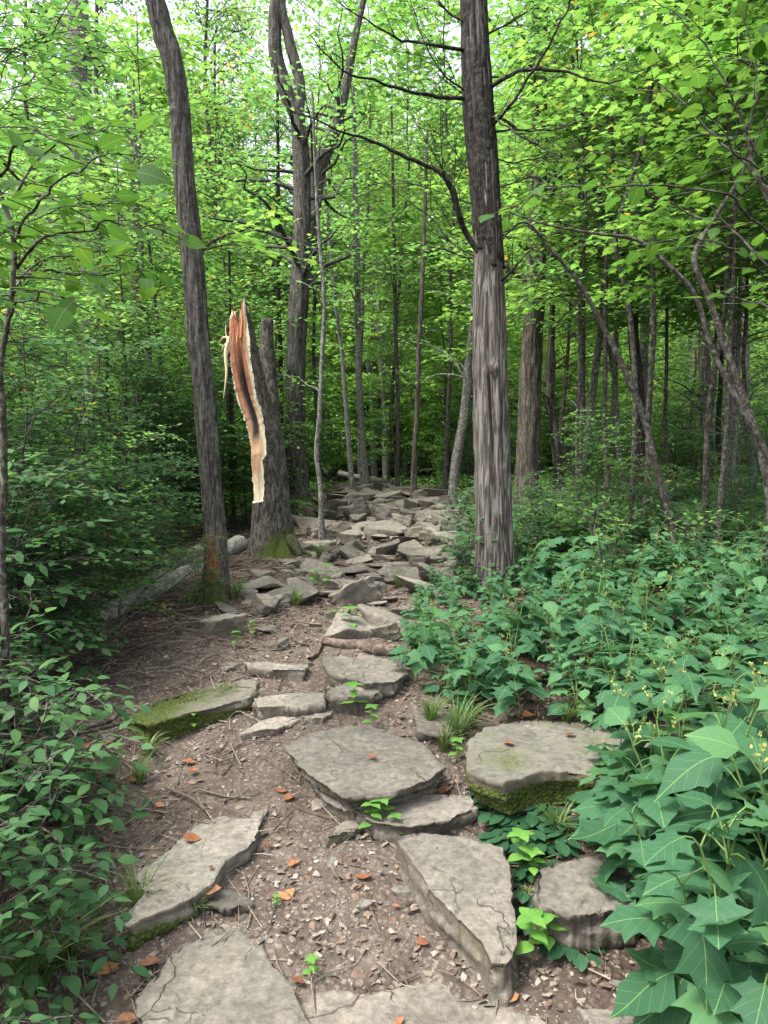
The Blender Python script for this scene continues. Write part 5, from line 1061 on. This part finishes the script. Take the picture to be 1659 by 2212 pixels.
for X, Y, k, sc, lab in [(1470, 1960, 2, 1.05, 'large lobed leaf plant overhanging the shaded blocky rock'), (1580, 2120, 0, 1.25, 'large lobed leaf plant above the dark soil in the right corner'), (1690, 2060, 2, 1.2, 'tall lobed leaf plant at the right frame edge'),
                         (1400, 1770, 4, 1.0, 'flowering lobed leaf plant between the two right rocks'), (1540, 1830, 2, 1.1, 'flowering plant with yellow buds behind the corner plants'), (1670, 1890, 0, 1.2, 'leafy plant behind the tall one at the right edge'),
                         (1800, 2250, 2, 1.2, 'plant cut by the lower right frame corner'), (1620, 2290, 5, 1.3, 'plant with drooping leaves at the lower right corner'), (1500, 1700, 4, 1.0, 'lobed leaf plant right of the mossy boulder slab'), (1620, 1720, 0, 1.15, 'broad plant right behind the flowering ones'),
                         (1760, 1780, 2, 1.1, 'broad plant beyond the right frame edge'), (1340, 1545, 5, .95, 'plant leaning over the back of the mossy boulder slab'), (1520, 2030, 5, 1.1, 'smaller plant filling the gap in front of the tall right plant'), (1375, 1905, 2, .9, 'plant with yellow buds over the middle of the shaded rock'), (1330, 1775, 1, .9, 'plant rising from the dark patch below the mossy boulder'), (1440, 1905, 0, 1.0, 'lobed plant reaching left over the shaded rock'), (1530, 2230, 0, 1.1, 'plant drooping over the dark soil by the bottom edge'), (1420, 2010, 5, .9, 'small plant at the right side of the shaded rock'), (1390, 1850, 1, .9, 'low plant with broad leaves against the shaded rock')]:
    g = G(X, Y); put_broad(k, g.x, g.y, lab, None, sc)
BY = [1100, 1150, 1200, 1300, 1400, 1450, 1500, 1560, 1600, 1700, 1720, 1850, 1950, 2100]
BX = [1000, 985, 965, 915, 870, 880, 925, 1100, 1340, 1560, 1560, 1560, 1600, 1640]
def scatter_right(n, d0, d1, mind, fn, extra=lambda X, Y: True):
    got = []; t_ = 0
    while len(got) < n and t_ < n * 200:
        t_ += 1; d = math.sqrt(fr.uniform(d0 * d0, d1 * d1)); x = fr.uniform(-.1, .66) * d; z = hz(x, d); X, Y = pix(x, d, z)
        if X < np.interp(Y, BY, BX) + fr.uniform(-10, 60) or not extra(X, Y): continue
        if (x - base5.x)**2 + (d - base5.y)**2 < .05: continue
        if any((x - a)**2 + (d - b)**2 < mind**2 for a, b in got): continue
        if any(in_poly(np.array([x]), np.array([d]), q)[0] for q in SLABS_XY): continue
        got.append((x, d)); fn(x, d)
    return got
put = lambda sc: (lambda x, y: put_broad(fr.randrange(6), x, y, 'broad lobed leaf plant within the dense bed right of the trail', 'broad leaved plants right of the trail', (.5 if y < base5.y + .1 and x - base5.x * y / base5.y < .35 and y > 4.6 else sc) * fr.uniform(.7, 1.15)))
scatter_right(150, 2.5, 6.2, .2, put(.78))
scatter_right(120, 5.8, 11.5, .32, put(.72))
scatter_right(40, 5.5, 10.5, .5, lambda x, y: place(LOWS, x, y, 'low_shrub', 'knee high small leaved bush ' + bed_row(x, y), 'shrub', 'small bushes among the broad plants', 1.1, 'stems', 'foliage'))

# rosettes, seedlings, grass
def rosette(seed, n=13, ls=.07, mat=None, tpl=None, up=.5):
    r = random.Random(seed); S, Lf = Bag(), Bag()
    for k in range(n):
        a = k * 2.4 + r.uniform(-.3, .3); e = r.uniform(.1, 1) * up; ln = ls * r.uniform(.3, .9); d = np.array([cos(a), sin(a), e]); q = d * ln + [0, 0, .01]
        S.tube(np.array([[0, 0, 0], d * ln * .5 + [0, 0, .012], q]), .002, .0015, 4)
        Lf.leaves(tpl or ROUND, q[None], np.array([[cos(a), sin(a), e * .4 - .1]]), np.array([[cos(a) * -.2, sin(a) * -.2, 1]]), ls * r.uniform(.75, 1.1), r.random() * .9)
    return S.mesh('stem', STEM), Lf.mesh('leaves', mat or HOSTA)
RO = [rosette(800 + k) for k in range(3)]
for X, Y in [(1050, 1722), (1085, 1735), (1120, 1728), (1072, 1760), (1110, 1768), (1150, 1760), (1185, 1745), (1095, 1795), (1135, 1800), (1175, 1790), (1215, 1775), (1150, 1830), (1195, 1825), (1105, 1822), (1230, 1810), (1140, 1930), (1160, 2000), (1215, 2030), (1245, 2050), (1130, 1880), (1165, 1865), (1270, 1990)]:
    g = G(X, Y); s_, l_ = RO[fr.randrange(3)]; plant_thing('rosette_plant', s_, l_, g, 'glossy dark round leaved rosette in the low patch between the right rocks', 'plant', 'dark rosettes between the right rocks', 'stem', 'leaves', fr.uniform(0, 6), fr.uniform(.8, 1.15))
def seedling(seed, h=.14, ls=.06):
    r = random.Random(seed); S, Lf = Bag(), Bag(); c = np.array([[0, 0, 0], [.01, 0, h * .5], [.015, .005, h]]); S.tube(c, .002, .0012, 5)
    for k, f in enumerate((.45, .72, 1.0)):
        p = c[0] + (c[2] - c[0]) * f
        for sgn in ((0, pi) if f < 1 else (0, pi / 2, pi, 1.5 * pi)):
            a = k * 1.5 + sgn + r.uniform(-.2, .2); Lf.leaves(BROAD, p[None], np.array([[cos(a), sin(a), .15]]), np.array([[0, 0, 1.]]), ls * (1.2 - .35 * f), r.random())
    return S.mesh('stem', STEM), Lf.mesh('leaves', FRESH)
SE = [seedling(820 + k) for k in range(3)]
for X, Y, sc, lab in [(800, 1812, 1.0, 'bright seedling growing by the triangular stone'), (830, 1805, 1.05, 'second bright seedling growing beside the flat step'), (858, 1815, .7, 'small seedling at the top corner of the wedge slab'), (1130, 1885, 1.1, 'yellow green seedling right of the wedge slab top'), (1150, 1900, .8, 'lower seedling right of the wedge slab'),
                      (1150, 2085, 1.2, 'fresh seedling right of the wedge slab tip'), (1180, 2060, 1.0, 'fresh seedling behind the one at the wedge slab tip'), (985, 1650, .8, 'tiny seedling at the corner of the mossy boulder slab'), (800, 1580, .9, 'seedling at the back of the middle slab'), (770, 1545, 1.2, 'leafy seedling beside the rounded grey step'),
                      (415, 1580, .7, 'tiny green weed below the moss step'), (510, 1400, .8, 'small green plant by the narrow stone edge'), (670, 2120, .5, 'tiny weed on the gravel near the bottom'), (680, 1285, 1.5, 'leafy weed on the grassy clump in the climb'), (705, 1275, 1.6, 'second leafy weed on the grassy clump'), (545, 1380, .9, 'little plant in the soil left of the trail'),
                      (760, 1375, 1.4, 'leafy weed below the large tilted rock'), (600, 1880 + 80, .3, 'minute sprout between the big left slabs')]:
    g = G(X, Y); s_, l_ = SE[fr.randrange(3)]; plant_thing('seedling', s_, l_, g, lab, 'seedling', None, 'stem', 'leaves', fr.uniform(0, 6), sc)
def grass_tuft(seed, n=60, h=.2, w=.0035):
    r = random.Random(seed); B_ = Bag(); tp = tpl_fan([(0, 0), (.2, .5), (.6, .4), (1, 0)], 0, 0)
    for k in range(n):
        a = r.uniform(0, 6.28); t = np.linspace(0, 1, 6); hh = h * r.uniform(.4, 1.1); o = r.uniform(.2, .9) * hh; b0 = np.array([cos(a), sin(a), 0]) * r.uniform(0, .03)
        c = b0 + np.stack([cos(a) * o * t**1.8, sin(a) * o * t**1.8, hh * (t - .35 * t**2.4)], 1); s_ = np.array([-sin(a), cos(a), 0]) * w; ww = (1 - t**2)[:, None] * s_
        V = np.vstack([c - ww, c + ww + [0, 0, .0008]]); F = [[i, i + 1, 7 + i, 6 + i] for i in range(5)]
        B_.add(V, F4=F, T=np.full(12, r.random()))
    return B_.mesh('grass_tuft', GRASS)
GR = [grass_tuft(840 + k, h=[.2, .15, .24][k]) for k in range(3)]
for X, Y, sc, lab in [(985, 1600, 1.3, 'dark grass tuft between the middle slab and the mossy boulder'), (960, 1620, .9, 'smaller grass tuft behind the corner of the middle slab'), (1010, 1575, 1.0, 'grass tuft behind the mossy boulder slab corner'), (1205, 1800, 1.1, 'grass tuft arching out of the dark rosettes'), (420, 1975, .9, 'sparse grass tuft below the long slab'),
                      (300, 1975, 1.0, 'thin dry grass at the lower left end of the long slab'), (515, 1296, 1.1, 'grass tuft right of the leaning tree foot'), (655, 1290, 1.1, 'left grass tuft of the clump in the climb'), (640, 1310, 1.1, 'drooping grass under the clump in the climb'), (690, 1262, 1.0, 'right grass tuft of the clump in the climb'),
                      (735, 1345, 1.2, 'grass tuft left of the large tilted rock'), (862, 1268, 1.1, 'upright grass beside the post like rock'), (690, 1205, 1.3, 'grass near the crooked sapling'), (320, 1630, 1.0, 'sparse grass on the left bank'), (300, 1690, .8, 'thin grass on the left bank above the long slab'), (930, 1560, 1.0, 'grass in front of the shaded pale slab'),
                      (60, 2150, 1.4, 'grass tuft at the lower left edge'), (150, 2080, 1.1, 'grass at lower left by the shrub'), (700, 1120, 1.3, 'grass at the root of the forked tree'), (905, 1390, 1.3, 'grass among the plants on the right of the trail'), (1225, 1560, .9, 'pale seeded grass behind the mossy boulder')]:
    g = G(X, Y); tag(link('grass_tuft', GR[fr.randrange(3)], loc=g, rot=(0, 0, fr.uniform(0, 6)), scale=(sc,) * 3), lab, 'grass tuft', 'grass tufts')

# ---------------------------------------------------------------- near shrubs on the left and overhanging branches
HON = []
for k in range(4):
    W, L = woody(900 + k, h=[.95, .75, .85, .6][k], r0=.006, z0=.1, n_limb=42, limb=.45, elev=(-5, 45), stems=5, spread=.35, tpl=OVAL, lsize=.068, twig_len=.2, twig_step=.07, leaf_step=.04, sub=0, curve=.35)
    HON.append((W.mesh('stems', BK_TWIG), L.mesh('foliage', COOL)))
for x, y, k, sc, lab in [(-1.12, 1.62, 0, .8, 'blue green oval leaved shrub at the lower left corner'), (-1.2, 2.1, 1, .95, 'blue green shrub reaching towards the long slab'), (-1.42, 2.5, 0, 1.0, 'blue green shrub behind the one reaching to the slab'), (-1.8, 3.0, 2, 1.05, 'blue green shrub at the edge of the left bank'),
                         (-.98, 1.5, 3, .6, 'low trailing oval leaved shrub at the bottom left'), (-2.3, 3.5, 0, 1.2, 'taller pale leaved shrub at the left frame edge'), (-1.35, 1.85, 1, 1.0, 'second blue green shrub crowding the lower left edge'), (-1.45, 2.8, 3, 1.15, 'low blue green shrub spreading over the left bank'), (-1.75, 2.6, 0, 1.25, 'taller blue green shrub at the left edge beside the bank'), (-2.25, 4.1, 2, 1.5, 'tall shrub behind the pale leaved one on the left')]:
    w_, l_ = HON[k]; plant_thing('oval_leaved_shrub', w_, l_, (x, y, hz(x, y) - .02), lab, 'shrub', None, 'stems', 'foliage', fr.uniform(0, 6), sc)
def near_tree(name, stem, limbs, d, lsize, tpl, mat, label, twig_len=.3, twig_step=.1, leaf_step=.07, seed=0, zroot=None, cat='sapling'):
    b = Branch(seed); lf = Bag(); r = random.Random(seed); st = px_pts(stem, d); x0, y0 = st[0][0], st[0][1]; o = np.array([x0, y0, hz(x0, y0) - .03])
    if st[0][2] > o[2]: st = [o] + st
    b.limb(st, .02, .008, wob=.02, ns=9)
    for L_ in limbs:
        q = b.limb(px_pts(L_, d), .007, .002, wob=.04, ns=6); sprays(b.b, lf, q, r, tpl, twig_step, twig_len, leaf_step, lsize, start=.12, jit=.32)
    t = thing(name, o, label, cat); link('trunk', shift(b.b.mesh('trunk', BK_TWIG), o), t); link('crown', shift(lf.mesh('crown', mat), o), t)
near_tree('overhanging_sapling', [(4, 950), (12, 800), (28, 660), (38, 560), (20, 440), (-30, 300)],
    [[(34, 580), (90, 520, -.1), (180, 490, -.2), (280, 490, -.3), (370, 500, -.3)], [(30, 520), (90, 430, -.3), (170, 360, -.5), (260, 320, -.6)], [(20, 440), (80, 350, .2), (150, 300, .3), (240, 270, .3)], [(30, 600), (120, 590, .2), (220, 600, .3), (320, 580, .4)],
     [(15, 700), (60, 640, -.3), (120, 640, -.4), (170, 660, -.5)], [(20, 640), (100, 560, .5), (200, 540, .6), (300, 560, .6)], [(28, 520), (120, 480, .5), (230, 440, .7), (330, 430, .7)], [(0, 380), (60, 300, -.2), (130, 310, -.4), (200, 350, -.5)], [(-10, 330), (50, 400, .1), (110, 430, 0), (200, 450, -.1)]],
    2.9, .105, BROAD, NEARL, 'dark stemmed sapling holding large green leaves over the upper left', seed=31, twig_len=.28, leaf_step=.065)
near_tree('overhanging_sapling', [(1760, 1300), (1720, 900), (1690, 600), (1670, 430), (1600, 250)],
    [[(1680, 520), (1560, 430, -.2), (1400, 390, -.3), (1250, 400, -.3), (1080, 440, -.3)], [(1690, 600), (1560, 500, .2), (1440, 440, .3), (1320, 350, .3), (1180, 300, .4)], [(1670, 430), (1560, 300, .1), (1440, 200, .2), (1300, 130, .2)], [(1640, 340), (1560, 180, 0), (1500, 80), (1420, 0)],
     [(1690, 620), (1600, 560, -.4), (1490, 520, -.5), (1380, 530, -.5)], [(1660, 400), (1600, 330, -.4), (1520, 250, -.5), (1450, 220, -.5)], [(1700, 700), (1620, 650, .3), (1540, 640, .5)], [(1620, 280), (1640, 150), (1600, 20)]],
    3.7, .1, BROAD, NEARL, 'sapling beyond the right edge arching large leaves before the cedar', seed=32, twig_len=.3, twig_step=.16, leaf_step=.09)
for X, d, sc, lab in [(1820, 6.6, 1.2, 'tall young tree overhanging from beyond the right edge'), (1600, 9.6, 1.15, 'tall young tree deep on the right'), (1440, 10.8, 1.1, 'young tree behind the mossy forked tree'), (1250, 10.9, 1.0, 'young tree behind the oak'), (60, 10.8, 1.2, 'tall young tree far on the left'), (1900, 8.8, 1.3, 'tall young tree far beyond the right edge'), (1560, 6.7, 1.0, 'young tree spreading its crown over the upper right'), (1390, 8.2, 1.05, 'young tree crowning above the mossy forked trunk'), (1680, 7.7, 1.05, 'young tree above the clump of pale trunks'), (1240, 8.9, .9, 'young tree above the two crossing trunks'), (-160, 5.2, 1.0, 'young tree hanging over the upper left corner'), (330, 11.5, 1.2, 'young tree above the left trunks'), (690, 16.5, 1.45, 'slender tall tree whose crown fills the gap right of the forked tree'), (860, 18.5, 1.6, 'slender tall tree crowning over the middle of the trail end'), (960, 15.8, 1.4, 'slender tall tree crowning just left of the cedar top'), (480, 15.5, 1.4, 'slender tall tree crowning between the leaning and forked trees'), (780, 21, 1.8, 'tallest slender tree over the far end of the trail')]:
    place(SAPH if X > 400 or d > 11 else SAP, at_x(X, d), d, 'young_tree', lab, 'tree', None, sc)
